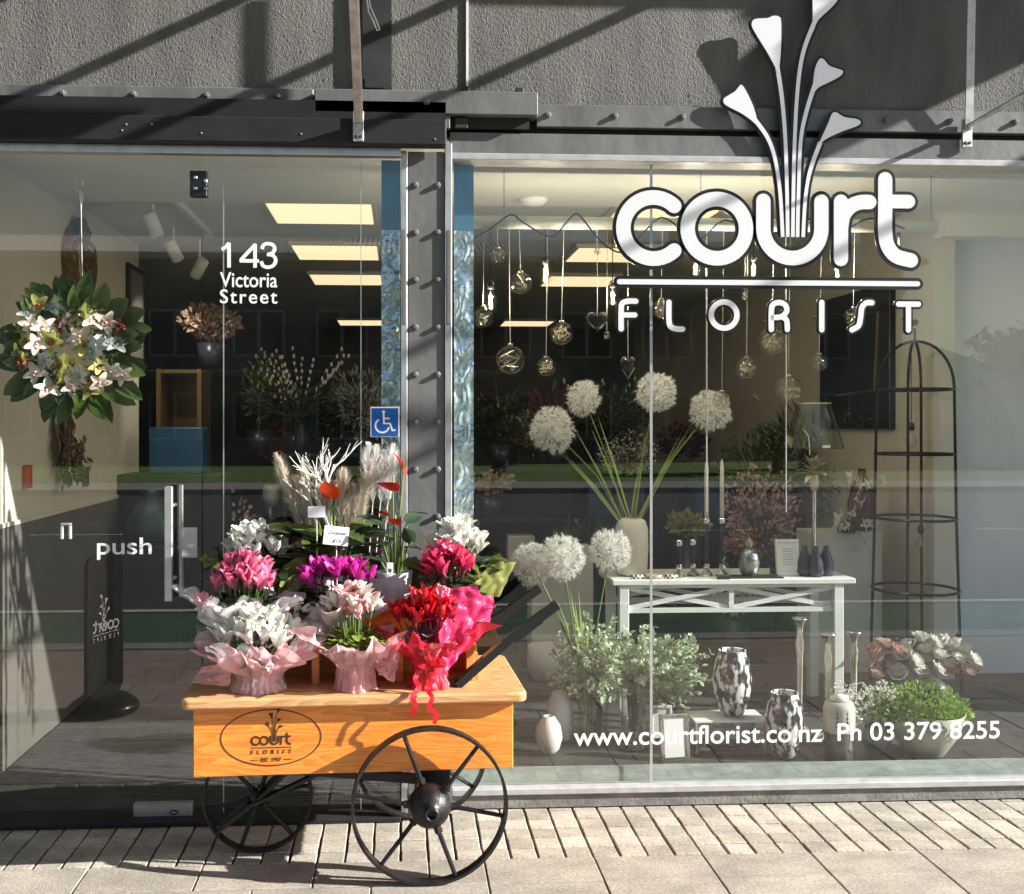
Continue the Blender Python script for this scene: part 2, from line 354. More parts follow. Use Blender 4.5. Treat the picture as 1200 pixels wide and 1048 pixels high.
    def petal(s, M, L, W, bend=.6, cup=.3, n=4, tip=.25, base=.25, ruffle=0):
        """strip of 3 verts across; local +Y out, +Z up, bends towards +Z for positive bend"""
        v = []; y = z = 0.0
        for i in range(n + 1):
            t = i / n
            wd = W * .5 * max(math.sin(PI * min(1, (base + t * (1 - base)) ** 1.0 * .93)) ** .8, tip if i == n else .05)
            if i == n: wd = W * .5 * tip
            a = bend * t
            if i: y += L / n * math.cos(a); z += L / n * math.sin(a)
            q = cup * wd + (R.uniform(-ruffle, ruffle) if ruffle else 0)
            v += [M @ Vector((-wd, y, z + q)), M @ Vector((0, y, z)), M @ Vector((wd, y, z + q))]
        f = []
        for i in range(n):
            o = 3 * i; f += [(o, o + 1, o + 4, o + 3), (o + 1, o + 2, o + 5, o + 4)]
        return s.add(v, f)
    def leaf(s, p, d, L, W, fold=.25):
        d = Vector(d).normalized(); a = d.cross(Vector((R.uniform(-1, 1), R.uniform(-1, 1), R.uniform(-.3, 1)))).normalized()
        nrm = a.cross(d); p = Vector(p)
        v = [p, p + d * L * .5 + a * W * .5 + nrm * fold * W, p + d * L, p + d * L * .5 - a * W * .5 + nrm * fold * W]
        return s.add(v, [(0, 1, 2), (0, 2, 3)])
    def ribbon(s, pts, wd, y0, y1, caps=True, tx=lambda p: p):
        """stroke of width wd along 2D pts in x,z with round ends, extruded y0..y1"""
        pts = [Vector(p) for p in pts]; m = len(pts); ws = wd if isinstance(wd, (list, tuple)) else [wd] * m
        Lf, Rt = [], []
        for i, p in enumerate(pts):
            d = (pts[min(i + 1, m - 1)] - pts[max(i - 1, 0)]).normalized(); nn = Vector((-d.y, d.x))
            Lf.append(p + nn * ws[i] / 2); Rt.append(p - nn * ws[i] / 2)
        def cp(i, d):
            if not caps: return []
            nn = Vector((-d.y, d.x)); return [pts[i] + (nn * math.cos(a) + d * math.sin(a)) * ws[i] / 2 for a in [PI * k / 8 for k in range(1, 8)]]
        d1 = (pts[-1] - pts[-2]).normalized(); d0 = (pts[0] - pts[1]).normalized()
        poly = Lf + cp(m - 1, d1) + Rt[::-1] + cp(0, d0)
        # strip faces for the body, fans for caps keep triangulation clean
        return s.prism([(p.x, p.y) for p in poly][::-1], y0, y1)
    def ring2(s, c, r, wd, y0, y1, n=48, rz=None):
        rz = rz or r; v = []; f = []
        for y in (y0, y1):
            for k in (-.5, .5):
                v += [(c[0] + (r + k * wd) * math.cos(2 * PI * j / n), y, c[1] + (rz + k * wd) * math.sin(2 * PI * j / n)) for j in range(n)]
        for j in range(n):
            q = (j + 1) % n
            f += [(j, q, n + q, n + j), (2 * n + j, 3 * n + j, 3 * n + q, 2 * n + q), (j, 2 * n + j, 2 * n + q, q), (n + j, n + q, 3 * n + q, 3 * n + j)]
        return s.add(v, f)
    def mesh(s, name, m, smooth=False):
        me = bpy.data.meshes.new(name); me.from_pydata(s.v, [], s.f); me.materials.append(MATS[m] if isinstance(m, str) else m)
        if smooth: me.polygons.foreach_set('use_smooth', [True] * len(me.polygons))
        me.update(); return me
    def build(s, name, m, parent=None, smooth=False, loc=None, rot=None):
        return link(name, s.mesh(name, m, smooth), parent, loc, rot)
def link(name, me, parent=None, loc=None, rot=None):
    o = bpy.data.objects.new(name, me); COL.objects.link(o)
    if parent is not None: o.parent = parent
    if loc is not None: o.location = loc
    if rot is not None: o.rotation_euler = rot
    return o
def tag(o, label, cat, group=None):
    o['label'] = label; o['category'] = cat
    if group: o['group'] = group
    return o
def thing(name, label, cat, loc=(0, 0, 0), rz=0, group=None):
    o = bpy.data.objects.new(name, None); COL.objects.link(o); o.location = loc; o.rotation_euler = (0, 0, rz); o.empty_display_size = .05
    return tag(o, label, cat, group)
def struct(name, mb, m, parent=None, smooth=False):
    o = mb.build(name, m, parent, smooth); o['kind'] = 'structure'; return o
def onesurf(name, mb, m, label, cat, loc=(0, 0, 0), group=None, smooth=False, rz=0):
    o = mb.build(name, m, None, smooth, loc, (0, 0, rz)); return tag(o, label, cat, group)
def copy_tree(o, parent=None):
    c = o.copy(); COL.objects.link(c); c.parent = parent
    for ch in list(o.children): copy_tree(ch, c)
    return c
def lamp(par, typ, watts, col, loc=(0, 0, 0), rot=(0, 0, 0), size=.006, cone=1.4):
    l = bpy.data.lights.new('lamp_light', typ); l.energy = watts; l.color = col; l.shadow_soft_size = size
    if typ == 'SPOT': l.spot_size = cone; l.spot_blend = .6
    o = bpy.data.objects.new('lamp_light', l); COL.objects.link(o); o.parent = par; o.location = loc; o.rotation_euler = rot
def rnd(a, b): return R.uniform(a, b)
def rdir():
    z = rnd(-1, 1); a = rnd(0, 2 * PI); q = math.sqrt(1 - z * z); return Vector((q * math.cos(a), q * math.sin(a), z))
def Rz(a): return Matrix.Rotation(a, 4, 'Z')
def Rx(a): return Matrix.Rotation(a, 4, 'X')
def T(*p): return Matrix.Translation(p if len(p) == 3 else p[0])

def text_mesh(txt, m, bold=0.0, space=1.0):
    cu = bpy.data.curves.new('lettering', 'FONT'); cu.body = txt; cu.size = 1; cu.offset = bold; cu.extrude = .004; cu.space_character = space
    o = bpy.data.objects.new('lettering', cu); COL.objects.link(o)
    dg = bpy.context.evaluated_depsgraph_get(); me = bpy.data.meshes.new_from_object(o.evaluated_get(dg))
    bpy.data.objects.remove(o); me.materials.clear(); me.materials.append(MATS[m]); me.name = 'lettering'
    return me
def text_fit(txt, m, x0, x1, z0, z1, y, parent, bold=0.0, space=1.0, name='lettering', shear=0, thick=.0008):
    """lettering in the plane y facing the street, its ink box fitted to x0..x1, z0..z1"""
    me = text_mesh(txt, m, bold, space); xs = [v.co.x for v in me.vertices]; ys = [v.co.y for v in me.vertices]
    a, b, c, d = min(xs), max(xs), min(ys), max(ys)
    for v in me.vertices:
        u = (v.co.x - a) / (b - a); t = (v.co.y - c) / (d - c); zz = v.co.z
        v.co = (x0 + u * (x1 - x0) + shear * t * (z1 - z0), y - thick * (zz > 0), z0 + t * (z1 - z0))
    me.update(); return link(name, me, parent)
def arc(cx, cy, r, a0, a1, n=18):
    return [(cx + r * math.cos(math.radians(a0 + (a1 - a0) * k / n)), cy - r * math.sin(math.radians(a0 + (a1 - a0) * k / n))) for k in range(n + 1)]
def smooth(pts, k=6):
    out = []
    for i in range(len(pts) - 1):
        p0, p1, p2, p3 = [Vector(pts[max(0, min(len(pts) - 1, j))]) for j in (i - 1, i, i + 1, i + 2)]
        for q in range(k):
            t = q / k; out.append(tuple(.5 * ((2 * p1) + (p2 - p0) * t + (2 * p0 - 5 * p1 + 4 * p2 - p3) * t * t + (3 * p1 - p0 - 3 * p2 + p3) * t ** 3)))
    return out + [tuple(pts[-1])]

# ------------------------------------------------------------------ the setting: ground, street, far side
g = MB().box(-60, 60, -120, -.0, -.6, -.19); struct('ground', g, 'asphalt')
pv = struct('pavement', MB().box(-40, 40, -3.2, -.0, -.18, -.022), 'joint')
MB().box(-40, 40, -3.15, -1.682, -.021, 0).build('paving_far', 'pave_far', pv)
def slabmesh(name, wx, wy, m):
    return MB().bbox(-wx / 2, wx / 2, -wy / 2, wy / 2, -.02, 0, .0028).mesh(name, m)
bk = slabmesh('brick', .0915, .0848, 'brick_a'); bk2 = slabmesh('brick', .0915, .014, 'brick_a')
x0 = P(613, 949, 0).x
for i in range(-23, 33):
    for r in range(5):
        o = link('brick', bk, pv, (x0 + .1 * (i + .5) + rnd(-.0015, .0015), -.0705 - .092 * r, rnd(-.0018, .0012)), (rnd(-.012, .012), rnd(-.012, .012), rnd(-.01, .01)))
cut = MB()
for i in range(-23, 33): cut.bbox(x0 + .1 * i + .004, x0 + .1 * i + .096, -.022, -.004, -.02, -.001, .002)
cut.build('cut_brick_row', 'brick_a', pv)['kind'] = 'stuff'
pl = slabmesh('paver', .395, .196, 'paver_a'); ps = slabmesh('paver', .195, .196, 'paver_a')
for r in range(6):
    yy = -.4835 - .1 - .2 * r; x = -2.5 + (.1, .3, .2, 0, .3, .1)[r] + (x0 % .1)
    while x < 3.6:
        wd = .2 if (r * 7 + int(x * 10)) % 4 == 0 else .4
        link('paver', pl if wd == .4 else ps, pv, (x + wd / 2, yy, rnd(-.0015, .001)), (rnd(-.004, .004), rnd(-.004, .004), 0)); x += wd
struct('kerb', MB().bbox(-40, 40, -3.42, -3.2, -.18, 0, .012), 'kerb_stone')
ln = struct('road', MB().box(-60, 60, -21, -3.42, -.185, -.14), 'asphalt')
struct('cycle_lane', MB().box(-60, 60, -5.3, -3.75, -.136, -.134), 'cycle_green')
mk = MB(); mk.box(-60, 60, -3.62, -3.54, -.136, -.132); mk.build('yellow_line', 'paint_yellow', ln)
mk = MB(); mk.box(-60, 60, -5.5, -5.38, -.136, -.132); mk.build('white_line', 'paint_white', ln)
for i in range(-8, 9): MB().box(i * 5 - .7, i * 5 + .7, -12.1, -12, -.136, -.132).build('lane_dash', 'paint_white', ln)
struct('far_kerb', MB().bbox(-60, 60, -21.4, -21, -.18, 0, .012), 'kerb_stone')
struct('far_path', MB().box(-60, 60, -24, -21.4, -.18, -.01), 'kerb_stone')
struct('lawn', MB().box(-60, 60, -120, -24, -.18, -.004), 'lawn')
# building across the street, seen mirrored in the glass
bo = thing('building', 'long grey two storey building with ribbed metal roof reflected in the shop glass', 'building', (0, -40, 0))
MB().box(-22, 22, -10, 0, 0, 8.7).build('wall', 'building_grey', bo)
rf = MB(); n = 400
for i in range(n):
    xa = -22.6 + 45.2 * i / n; xb = -22.6 + 45.2 * (i + 1) / n; za = .06 * (i % 2); zb = .06 * ((i + 1) % 2)
    rf.add([(xa, 1.0, 8.65 + za), (xb, 1.0, 8.65 + zb), (xb, -5, 10.35 + zb), (xa, -5, 10.35 + za)], [(0, 1, 2, 3)])
rf.build('roof', 'roof_metal', bo); MB().box(-22.6, 22.6, .9, 1.1, 8.4, 8.64).build('gutter', 'win_frame', bo)
for lev, z in enumerate((.9, 4.4)):
    for i in range(12):
        x = -20 + i * 3.5
        wn = MB().box(x - 1.1, x + 1.1, .02, .10, z, z + 2.0).build('window', 'win_frame', bo)
        for sx in (-.53, .53): MB().box(x + sx - .46, x + sx + .46, .101, .11, z + .1, z + 1.9).build('pane', 'win_dark', wn)
aw = MB()
for i in range(90):
    xa = -22 + .3 * i; aw.box(xa, xa + .16, .15, 2.4, 3.65, 3.75)
aw.build('awning_slats', 'roof_metal', bo)['kind'] = 'stuff'
MB().box(-22, 5.2, 2.2, 2.4, 3.45, 3.645).build('awning_beam', 'building_grey', bo)
bt = thing('house', 'low tan house beyond the hedge reflected at the right of the shop glass', 'house', (34, -62, 0))
MB().box(-8, 8, -8, 0, 0, 4).build('wall', 'bld_tan', bt)
MB().prism([(-8.6, 4), (8.6, 4), (0, 7)], .5, -8.5).build('roof', 'roof_metal', bt)
for x in (-5, 0, 5): MB().box(x - 1, x + 1, .01, .06, 1.2, 2.6).build('window', 'win_dark', bt)
# hedge, trees, hills
hd = MB()
for i in range(7000):
    p = (rnd(14, 60), rnd(-31.5, -30), rnd(.05, 1.9)); hd.leaf(p, rdir(), .22, .14)
h = thing('hedge', 'clipped green hedge across the road reflected in the shop window', 'hedge', (37, -31, 0))
h2 = hd.build('foliage', 'hedge', h, loc=(-37, 31, 0)); MB().box(-23, 23, -.5, .5, 0, 1.6).build('branches', 'bark', h)
def tree(x, y, hgt, rr, label, m='tree_leaf', n=2600):
    t = thing('tree', label, 'tree', (x, y, 0), group='trees across the road')
    b = MB(); b.tube([(0, 0, 0), (.1, 0, hgt * .3), (-.05, .1, hgt * .6), (0, 0, hgt * .9)], [.28, .2, .12, .03], 8)
    for k in range(7):
        a = k * 2.4; q = hgt * (.35 + .07 * k); b.tube([(0, 0, q), (math.cos(a) * rr * .4, math.sin(a) * rr * .4, q + .8), (math.cos(a) * rr * .8, math.sin(a) * rr * .8, q + 1.3)], [.09, .06, .02], 5)
    b.build('trunk', 'bark', t)
    c = MB(); cl = [(Vector((0, 0, hgt * .68)) + Vector((rdir().x * rr * .7, rdir().y * rr * .7, rdir().z * hgt * .26)), rr * rnd(.3, .5)) for _ in range(16)]
    for i in range(n):
        q, s = R.choice(cl); c.leaf(q + rdir() * s * rnd(.4, 1), rdir(), .35, .2)
    c.build('crown', m, t)
for k, (x, y, hh, rr) in enumerate(((30, -44, 6, 2.4), (27, -52, 5, 2.0), (42, -48, 6.5, 2.8), (-26, -37, 6, 2.6), (12, -28, 2.4, 1.2), (3, -27.5, 2.2, 1.1))):
    tree(x, y, hh, rr, ('leafy street tree right of the grey building across the road', 'slim young tree beside the grey building corner across the road', 'broad tree behind the hedge across the road', 'broad tree left of the grey building across the road', 'small round shrub tree on the lawn by the hedge end', 'small shrub tree on the lawn before the grey building')[k], n=2600 if k < 4 else 1200)
hl = MB(); nx = 60
for i in range(nx + 1):
    x = -900 + 1800 * i / nx; z = 26 + 22 * noise.noise((i * .23, 3.1, 0)) + 6 * noise.noise((i * .9, 1, 0))
    hl.v += [(x, -700, -3), (x, -760, z)]
hl.f = [(2 * i, 2 * i + 2, 2 * i + 3, 2 * i + 1) for i in range(nx)]
struct('hills', hl, 'hill')
struct('terrain', MB().box(-1500, 1500, -1500, -120, -1.2, -.2), 'lawn')

# ------------------------------------------------------------------ interior shell
fl = struct('floor', MB().box(-5, 6, .0, 9.2, -.2, -.011), 'grout')
tl = MB().bbox(-.222, .222, -.222, .222, -.01, 0, .002).mesh('tile', 'tile_dark')
for i in range(5):
    for j in range(7): link('tile', tl, fl, (-1.56 + .45 * i, 1.42 + .45 * j, 0))
MB().box(-5, 6, 4.5, 9.2, -.010, -.002).build('far_tiles', 'tile_dark', fl)
ft = struct('display_platform', MB().box(.20, 6, .065, 1.95, .0, .119), 'grout')
MB().box(.20, 6, .058, .064, .06, .148).build('upstand', 'green_edge', ft)
for i in range(8):
    for j in range(5): link('tile', tl, ft, (.46 + .45 * i - .225 * (j % 2) + .225, .292 + .45 * j if j < 4 else 9, .13)) if j < 4 else None
mt = thing('entrance_mat', 'dark ribbed entrance mat inside the glass door', 'doormat', (-1.0, .6, 0))
MB().box(-.78, 1.15, -.58, .58, 0, .006).build('backing', 'void', mt)
rb = MB()
for k in range(36): rb.bbox(-.77, 1.14, -.57 + k * .0318, -.57 + k * .0318 + .02, .0065, .016, .002)
rb.build('ribs', 'mat_rib', mt)['kind'] = 'stuff'
struct('wall_left', MB().box(-1.92, -1.8, -.02, 3.0, 0, 2.8), 'cream')
MB().box(-1.799, -1.790, .0, 3.0, .0, 1.10).build('dado_panel', 'dado', bpy.data.objects['wall_left']); MB().box(-1.799, -1.788, .0, 3.0, 1.101, 1.12).build('dado_rail', 'cream', bpy.data.objects['wall_left'])
struct('wall_right', MB().box(3.0, 3.12, 1.47, 9.0, 0, 2.8), 'cream')
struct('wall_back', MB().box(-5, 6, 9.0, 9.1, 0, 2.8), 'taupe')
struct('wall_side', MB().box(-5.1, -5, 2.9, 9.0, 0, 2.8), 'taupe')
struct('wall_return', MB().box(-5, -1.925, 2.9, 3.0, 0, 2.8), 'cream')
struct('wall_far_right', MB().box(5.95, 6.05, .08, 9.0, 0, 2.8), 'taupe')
struct('sky_tone_backdrop', MB().box(3.13, 5.94, 1.60, 1.70, 0, 2.8), 'pale_sky_tone')  # added backdrop, coloured pale to stand in for the reflected sky
ce = struct('ceiling', MB().box(-5.1, 6.1, 1.35, 9.1, 2.80, 2.9), 'ceiling')
MB().box(-1.92, 6.1, .07, 1.345, 2.745, 2.9).build('soffit', 'cream_light', ce)
MB().box(-1.92, .1, -.028, .065, 2.70, 2.765).build('door_soffit', 'cream_light', ce)
MB().box(3.0, 5.94, 1.36, 1.465, 2.61, 2.799).build('downstand_beam', 'cream_light', ce)
for cx in (-.45, 1.5):
    for k in range(4):
        cy = (1.72, 3.08, 4.44, 8.1)[k]
        t = thing('ceiling_light', 'square warm lit ceiling panel, %s in the row over the %s' % (('nearest the glass', 'second from the glass', 'third from the glass', 'farthest from the glass')[k], 'entrance' if cx < 0 else 'window display'), 'ceiling light', (cx, cy, 2.80), group='ceiling panel lights')
        MB().bbox(-.31, .31, -.31, .31, -.03, -.002, .004).build('frame', 'panel_frame', t)
        MB().box(-.285, .285, -.285, .285, -.034, -.031).build('diffuser', 'panel_light', t)

# ------------------------------------------------------------------ shop building: stucco, steel, bolts
sb = thing('shop_building', 'roughcast grey shopfront with bolted steel beams over plate glass', 'building')
nxs, nzs = 1400, 188; X0, X1, Z0, Z1 = -2.1, 3.3, 2.84, 3.56
wm = MB()
for j in range(nzs + 1):
    for i in range(nxs + 1):
        x = X0 + (X1 - X0) * i / nxs; z = Z0 + (Z1 - Z0) * j / nzs
        q = noise.noise((x * 150, z * 70, 2)) * .65 + noise.noise((x * 250, z * 140, 7)) * .6 + noise.noise((x * 12, z * 12, 1)) * .2
        wm.v.append((x, .012 - .0021 * q, z))
wm.f = [(j * (nxs + 1) + i, j * (nxs + 1) + i + 1, (j + 1) * (nxs + 1) + i + 1, (j + 1) * (nxs + 1) + i) for j in range(nzs) for i in range(nxs)]
wm.build('roughcast_wall', 'stucco', sb, True)
m_ = MB(); m_.box(-9, 9, .02, .3, 2.86, 3.56); m_.box(-9, 9, .012, .3, 3.562, 6.5); m_.box(-9, -2.1, .012, .3, 2.86, 3.56); m_.box(3.3, 9, .012, .3, 2.86, 3.56)
m_.box(-9, -1.95, -.02, .3, 0, 2.86); m_.build('wall', 'stucco', sb)
MB().box(.265, .275, .003, .010, 2.92, 3.56).build('wall_joint', 'paint_white', sb)
xl, xm = PX(369, -.05), PX(630, -.05)
hb = MB().box(.20, 6.2, -.010, .09, 2.668, 2.755).build('header_beam', 'steel_grey', sb)
MB().box(-1.95, 6.2, .03, .09, 2.7555, 2.86).build('beam_recess', 'void', sb)
pr = MB().bbox(xm + .002, 6.2, -.008, .028, 2.785, 2.875, .002).build('bolted_plate', 'steel_grey', sb)
pl_ = MB().bbox(-1.95, xl - .01, -.010, .028, 2.862, 2.922, .002).build('bolted_plate', 'steel_grey', sb)
pm = MB().bbox(xl, xm, -.060, .028, 2.815, 2.908, .003).build('bolted_plate', 'steel_grey', sb)
bx = MB(); bx.box(xl + .02, xm - .03, -.02, .03, 2.77, 2.814); bx.build('packer_recess', 'void', sb)
MB().bbox(PX(472, -.03), PX(527, -.03), -.050, -.021, 2.760, 2.812, .002).build('packer_block', 'steel_grey', sb)
MB().bbox(PX(455, -.03), PX(470, -.03), -.040, -.021, 2.765, 2.80, .002).build('packer_block', 'steel_dark', sb)
MB().bbox(PX(533, -.03), PX(548, -.03), -.040, -.021, 2.765, 2.806, .002).build('packer_block', 'steel_dark', sb)
tb = MB()
for px in (545, 608):
    x = PX(px, 0); MB().bbox(x - .016, x + .016, -.035, .0, 2.909, 2.935, .003).build('anchor_lug', 'steel_dark', sb)
# door head box
MB().box(-1.95, PX(523, -.1), -.06, .0, 2.772, 2.861).build('dark_soffit', 'charcoal', sb)
hd_ = MB().bbox(-1.95, PX(523, -.12), -.125, -.061, 2.672, 2.772, .004).build('door_head_box', 'charcoal', sb)
for px, py in ((148, 129), (178, 142), (143, 153), (236, 156), (353, 157), (510, 163)):
    q = P(px, min(max(py, 146), 166), -.125); MB().lathe([(.004, 0), (.003, .003), (.0001, .0035)], 8, M=Rx(PI / 2)).build('screw', 'galvanised', hd_, loc=q)
MB().bbox(-1.95, PX(470, -.07), -.075, -.03, 2.640, 2.671, .002).build('door_head_trim', 'aluminium', sb)
# bolts
bolt = MB(); bolt.lathe([(.0135, 0), (.0135, .004), (.010, .005)], 12, M=Rx(PI / 2)); bolt.lathe([(.010, .004), (.010, .014), (.007, .017), (.0001, .017)], 6, M=Rx(PI / 2))
bme = bolt.mesh('bolt', 'steel_grey')
for k, px in enumerate((642, 720, 799, 1037, 1112, 1188)): link('bolt', bme, pr, (PX(px, 0), -.008, 2.832))
for px in (75, 158, 243, 327): link('bolt', bme, pl_, (PX(px, 0), -.010, 2.888))
link('bolt', bme, pm, (PX(500, -.06), -.060, 2.862))
cl = MB().bbox(PX(478, -.03), PX(521, -.03), -.041, .05, .0, 2.667, .003).build('steel_column', 'steel_grey', sb)
MB().bbox(PX(513, -.03) + .006, PX(521, -.03) + .003, -.033, -.0301, .002, 2.60, .001).build('column_edge_strip', 'steel_dark', sb) if False else None
for k in range(15):
    z = PZ(500, 218, -.03) - k * .1905
    if z > .1:
        for px in (487, 513): link('bolt', bme, cl, (PX(px, -.03), -.041, z))
for a, b in ((470, 477.4), (521.6, 529.5)):
    MB().bbox(PX(a, -.045), PX(b, -.045), -.050, .05, .0, 2.70 if a > 500 else 2.668, .002).build('jamb', 'aluminium', sb)
for px in (473.5, 526):
    MB().bbox(PX(px, -.05) - .009, PX(px, -.05) + .009, -.056, -.0505, 1.97, 2.35, .002).build('jamb_cover', 'steel_grey', sb)
MB().bbox(PX(529.5, -.03) + .002, 6.2, -.030, .09, 2.642, 2.6675, .002).build('window_head', 'white_alu', sb)
MB().bbox(PX(470, 0) + .005, 6.2, -.004, .055, .0, .058, .003).build('base_plinth', 'base_grey', sb)
MB().bbox(PX(529.5, -.03) + .002, 6.2, -.018, .056, .0585, .085, .003).build('sill', 'white_alu', sb)
MB().bbox(-1.95, PX(470, -.05), -.13, .015, .0, .018, .003).build('threshold', 'charcoal', sb)
MB().box(-1.95, PX(470, -.05), .018, .10, .0, .003).build('threshold_inner', 'void', sb)
# foil lined strips either side of the column
for a, b in ((447, 469), (532, 555)):
    fo = MB(); xa, xb = PX(a, .08), PX(b, .08)
    for j in range(321):
        for i in range(13):
            x = xa + (xb - xa) * i / 12; z = .13 + 2.242 * j / 320; q = abs(noise.noise((x * 15 + a, z * 8, 3))) + .45 * abs(noise.noise((x * 36 + a, z * 22, 5)))
            fo.v.append((x, .083 - .012 * (1 - q) ** 3, z))
    fo.f = [(13 * j + i, 13 * j + i + 1, 13 * j + i + 14, 13 * j + i + 13) for j in range(320) for i in range(12)]
    fo.build('foil_strip', 'foil', sb, True); MB().box(PX(a, .08), PX(b, .08), .076, .085, 2.374, 2.66).build('blue_strip', 'film_sky_blue', sb)
MB().box(PX(425, 0), PX(459, 0), -.018, .0, 2.924, 3.56).build('dark_wall_strip', 'steel_dark', sb)  # dark upright strip on the wall
MB().box(PX(428, 0), PX(451, 0), -.030, -.019, 2.925, 2.965).build('strip_cleat', 'steel_dark', sb)
# canopy rafters above the frame, whose shadows cross the wall
cn = thing('steel_canopy', 'steel canopy frame of rafters with added sky blocking panels above the shopfront throwing slanted shadows', 'canopy', (0, 0, 3.88))
for x in (-1.12, -.25, .67, 1.52, 2.3, 4.3, 5.2): MB().box(x - .013, x + .013, -2.2, .0, .03, .07).build('rafter', 'steel_dark', cn)
for y in (-1.25, -2.2): MB().box(-1.3, 5.4, y - .03, y, .071, .13).build('purlin', 'steel_dark', cn)
MB().box(1.55, 5.4, -.33, -.29, .071, .13).build('purlin', 'steel_dark', cn)
MB().box(.63, .69, -.305, -.29, -.45, -.001).build('hanger', 'steel_dark', cn)
for k in range(5): MB().box(-6 + 1.5 * k, -4.52 + 1.5 * k, -3.4, -.68, .131, .15).build('sky_blocker_panel', 'sky_blocker_panel', cn)  # unseen opaque panels, added to cut the sky light on the shopfront
bs_ = thing('projecting_sign', 'dark rounded projecting sign on the wall right of the shop window', 'sign', (3.58, 0, 3.6))
MB().prism([(.0 + .54 * a, .0 + b) for a, b in ((.2, .02), (.92, 0), (1, .06), (1, .5), (.9, .58), (.97, .7), (.9, .95), (.2, .95))], -.03, .03, M=Rz(-PI / 2)).build('panel', 'steel_dark', bs_)
MB().box(-.02, .02, -.15, .012, .3, .36).build('bracket', 'galvanised', bs_); MB().box(-.02, .02, -.15, .012, .75, .81).build('bracket', 'galvanised', bs_)
# straps and brackets over the glass
def strap(label, px, py, top, diag=None):
    b = P(px, py, -.126 if px < 600 else -.02); t = thing('canopy_strut', label, 'strut', b)
    MB().bbox(-.021, .021, -.012, 0, -.055, .062, .002).build('bracket_plate', 'galvanised', t)
    for sx in (-.009, .009): link('bolt', MB().lathe([(.006, 0), (.006, .004), (.0001, .005)], 8, M=Rx(PI / 2)).mesh('bolt', 'steel_dark'), t, (sx, -.012, -.037))
    q = Vector(top) - b
    MB().bar((0, -.018, .02), q, .008, .030, (1, 0, 0)).build('strap', 'galvanised', t)
    MB().bar((.014, -.016, .02), q + Vector((.016, .01, 0)), .012, .010, (1, 0, 0)).build('strap_edge', 'aluminium', t)
    if diag: MB().tube([(0.0, -.02, .03), Vector(diag) - b], .011, 8).build('brace', 'galvanised', t)
strap('galvanised flat strut rising from the black door head to the canopy', 420, 150, (P(413, 0, -.62).x, -.70, 3.14))
strap('galvanised strut with diagonal brace bolted above the shop window', 1132, 158, (P(1136, 0, -.12).x, -.14, 3.5), P(1240, 88, -.28))
cd = [P(434 + dx, y, -.10) for dx, y in ((-3, -10), (0, 8), (6, 22), (11, 35), (8, 36), (3, 24), (-2, 14), (-4, 0), (-2, -14))]
o = MB().tube([p - cd[0] for p in cd], .003, 6).build('cable', 'vinyl_white', None, True, cd[0]); tag(o, 'loop of white cable hanging beside the galvanised strut', 'cable')

# ------------------------------------------------------------------ glazing
def pane(x0, x1, y0, y1, z0, z1, par):
    o = MB().box(x0, x1, y0, y1, z0, z1).build('pane', 'pane', par); o.data.materials.append(MATS['pane_inner'])
    for p in o.data.polygons: p.material_index = 0 if p.center.y < y0 + 1e-4 else 1
    return o
GY = .030                                   # window glass front
win = thing('shop_window', 'large plate glass shop window right of the steel column', 'window', (0, 0, 0))
jx = PX(763, GY)
pane(PX(530, GY) + .002, jx - .0015, GY, GY + .01, .085, 2.6415, win)
pane(jx + .0015, 6.1, GY, GY + .01, .085, 2.6415, win)
MB().box(jx - .0055, jx + .0055, GY - .0025, GY - .0005, .086, 2.641).build('silicone_joint', 'aluminium', win)
q0, q1 = P(672, 872, GY), P(963, 872, GY)
text_fit('www.courtflorist.co.nz', 'vinyl_white', q0.x, q1.x, PZ(800, 872, GY), PZ(800, 850, GY), GY - .003, win, .012)
text_fit('Ph 03 379 8255', 'vinyl_white', PX(981, GY), PX(1171, GY), PZ(1070, 867, GY), PZ(1070, 846, GY), GY - .003, win, .012)
DY = -.045
dxr = PX(237, DY)
dr = thing('glass_door', 'frameless glass door with steel pull handle and the word push', 'door', (0, 0, 0))
pane(-1.93, dxr - .002, DY, DY + .01, .022, 2.638, dr)
hg = MB().bbox(PX(223, DY), PX(243, DY), DY - .014, DY + .024, PZ(232, 231, DY), PZ(232, 201, DY), .002).build('hinge', 'black_gloss', dr)
for px, py in ((229, 208), (229, 221), (241, 212), (241, 221)): MB().bbox(-.007, .007, -.002, 0, -.005, .005, .001).build('hinge_plate', 'galvanised', hg, loc=P(px, py, DY - .015))
hx0, hx1 = PX(193, DY - .06), PX(202, DY - .06)
hz0, hz1 = PZ(200, 705, DY - .06), PZ(200, 570, DY - .06)
hn = MB().bbox(hx0, hx1, DY - .065, DY - .045, hz0, hz1, .003).build('pull_handle', 'aluminium', dr)
MB().bbox(hx1 + .004, hx1 + .018, DY + .045, DY + .065, hz0, hz1, .003).build('inner_handle', 'aluminium', dr)
for z in (hz0 + .08, hz1 - .08): MB().tube([((hx0 + hx1) / 2, DY - .046, z), ((hx0 + hx1) / 2 + .004, DY + .046, z)], .007, 10).build('standoff', 'aluminium', hn)
lk = MB().bbox(PX(156, DY - .012), PX(225, DY - .012), DY - .014, DY + .024, PZ(190, 961, DY), PZ(190, 941, DY), .002).build('lock_patch', 'aluminium', dr)
c = P(204, 952, DY - .014); MB().ring2((c.x, c.z), .015, .004, DY - .018, DY - .0142, 20, .008).build('lock_cylinder', 'steel_dark', lk)
text_fit('push', 'vinyl_white', PX(114, DY), PX(178, DY), PZ(145, 656, DY), PZ(145, 630, DY), DY - .003, dr, .008)
sw = thing('side_window', 'narrow glass sidelight with white street number between door and column', 'window', (0, 0, 0))
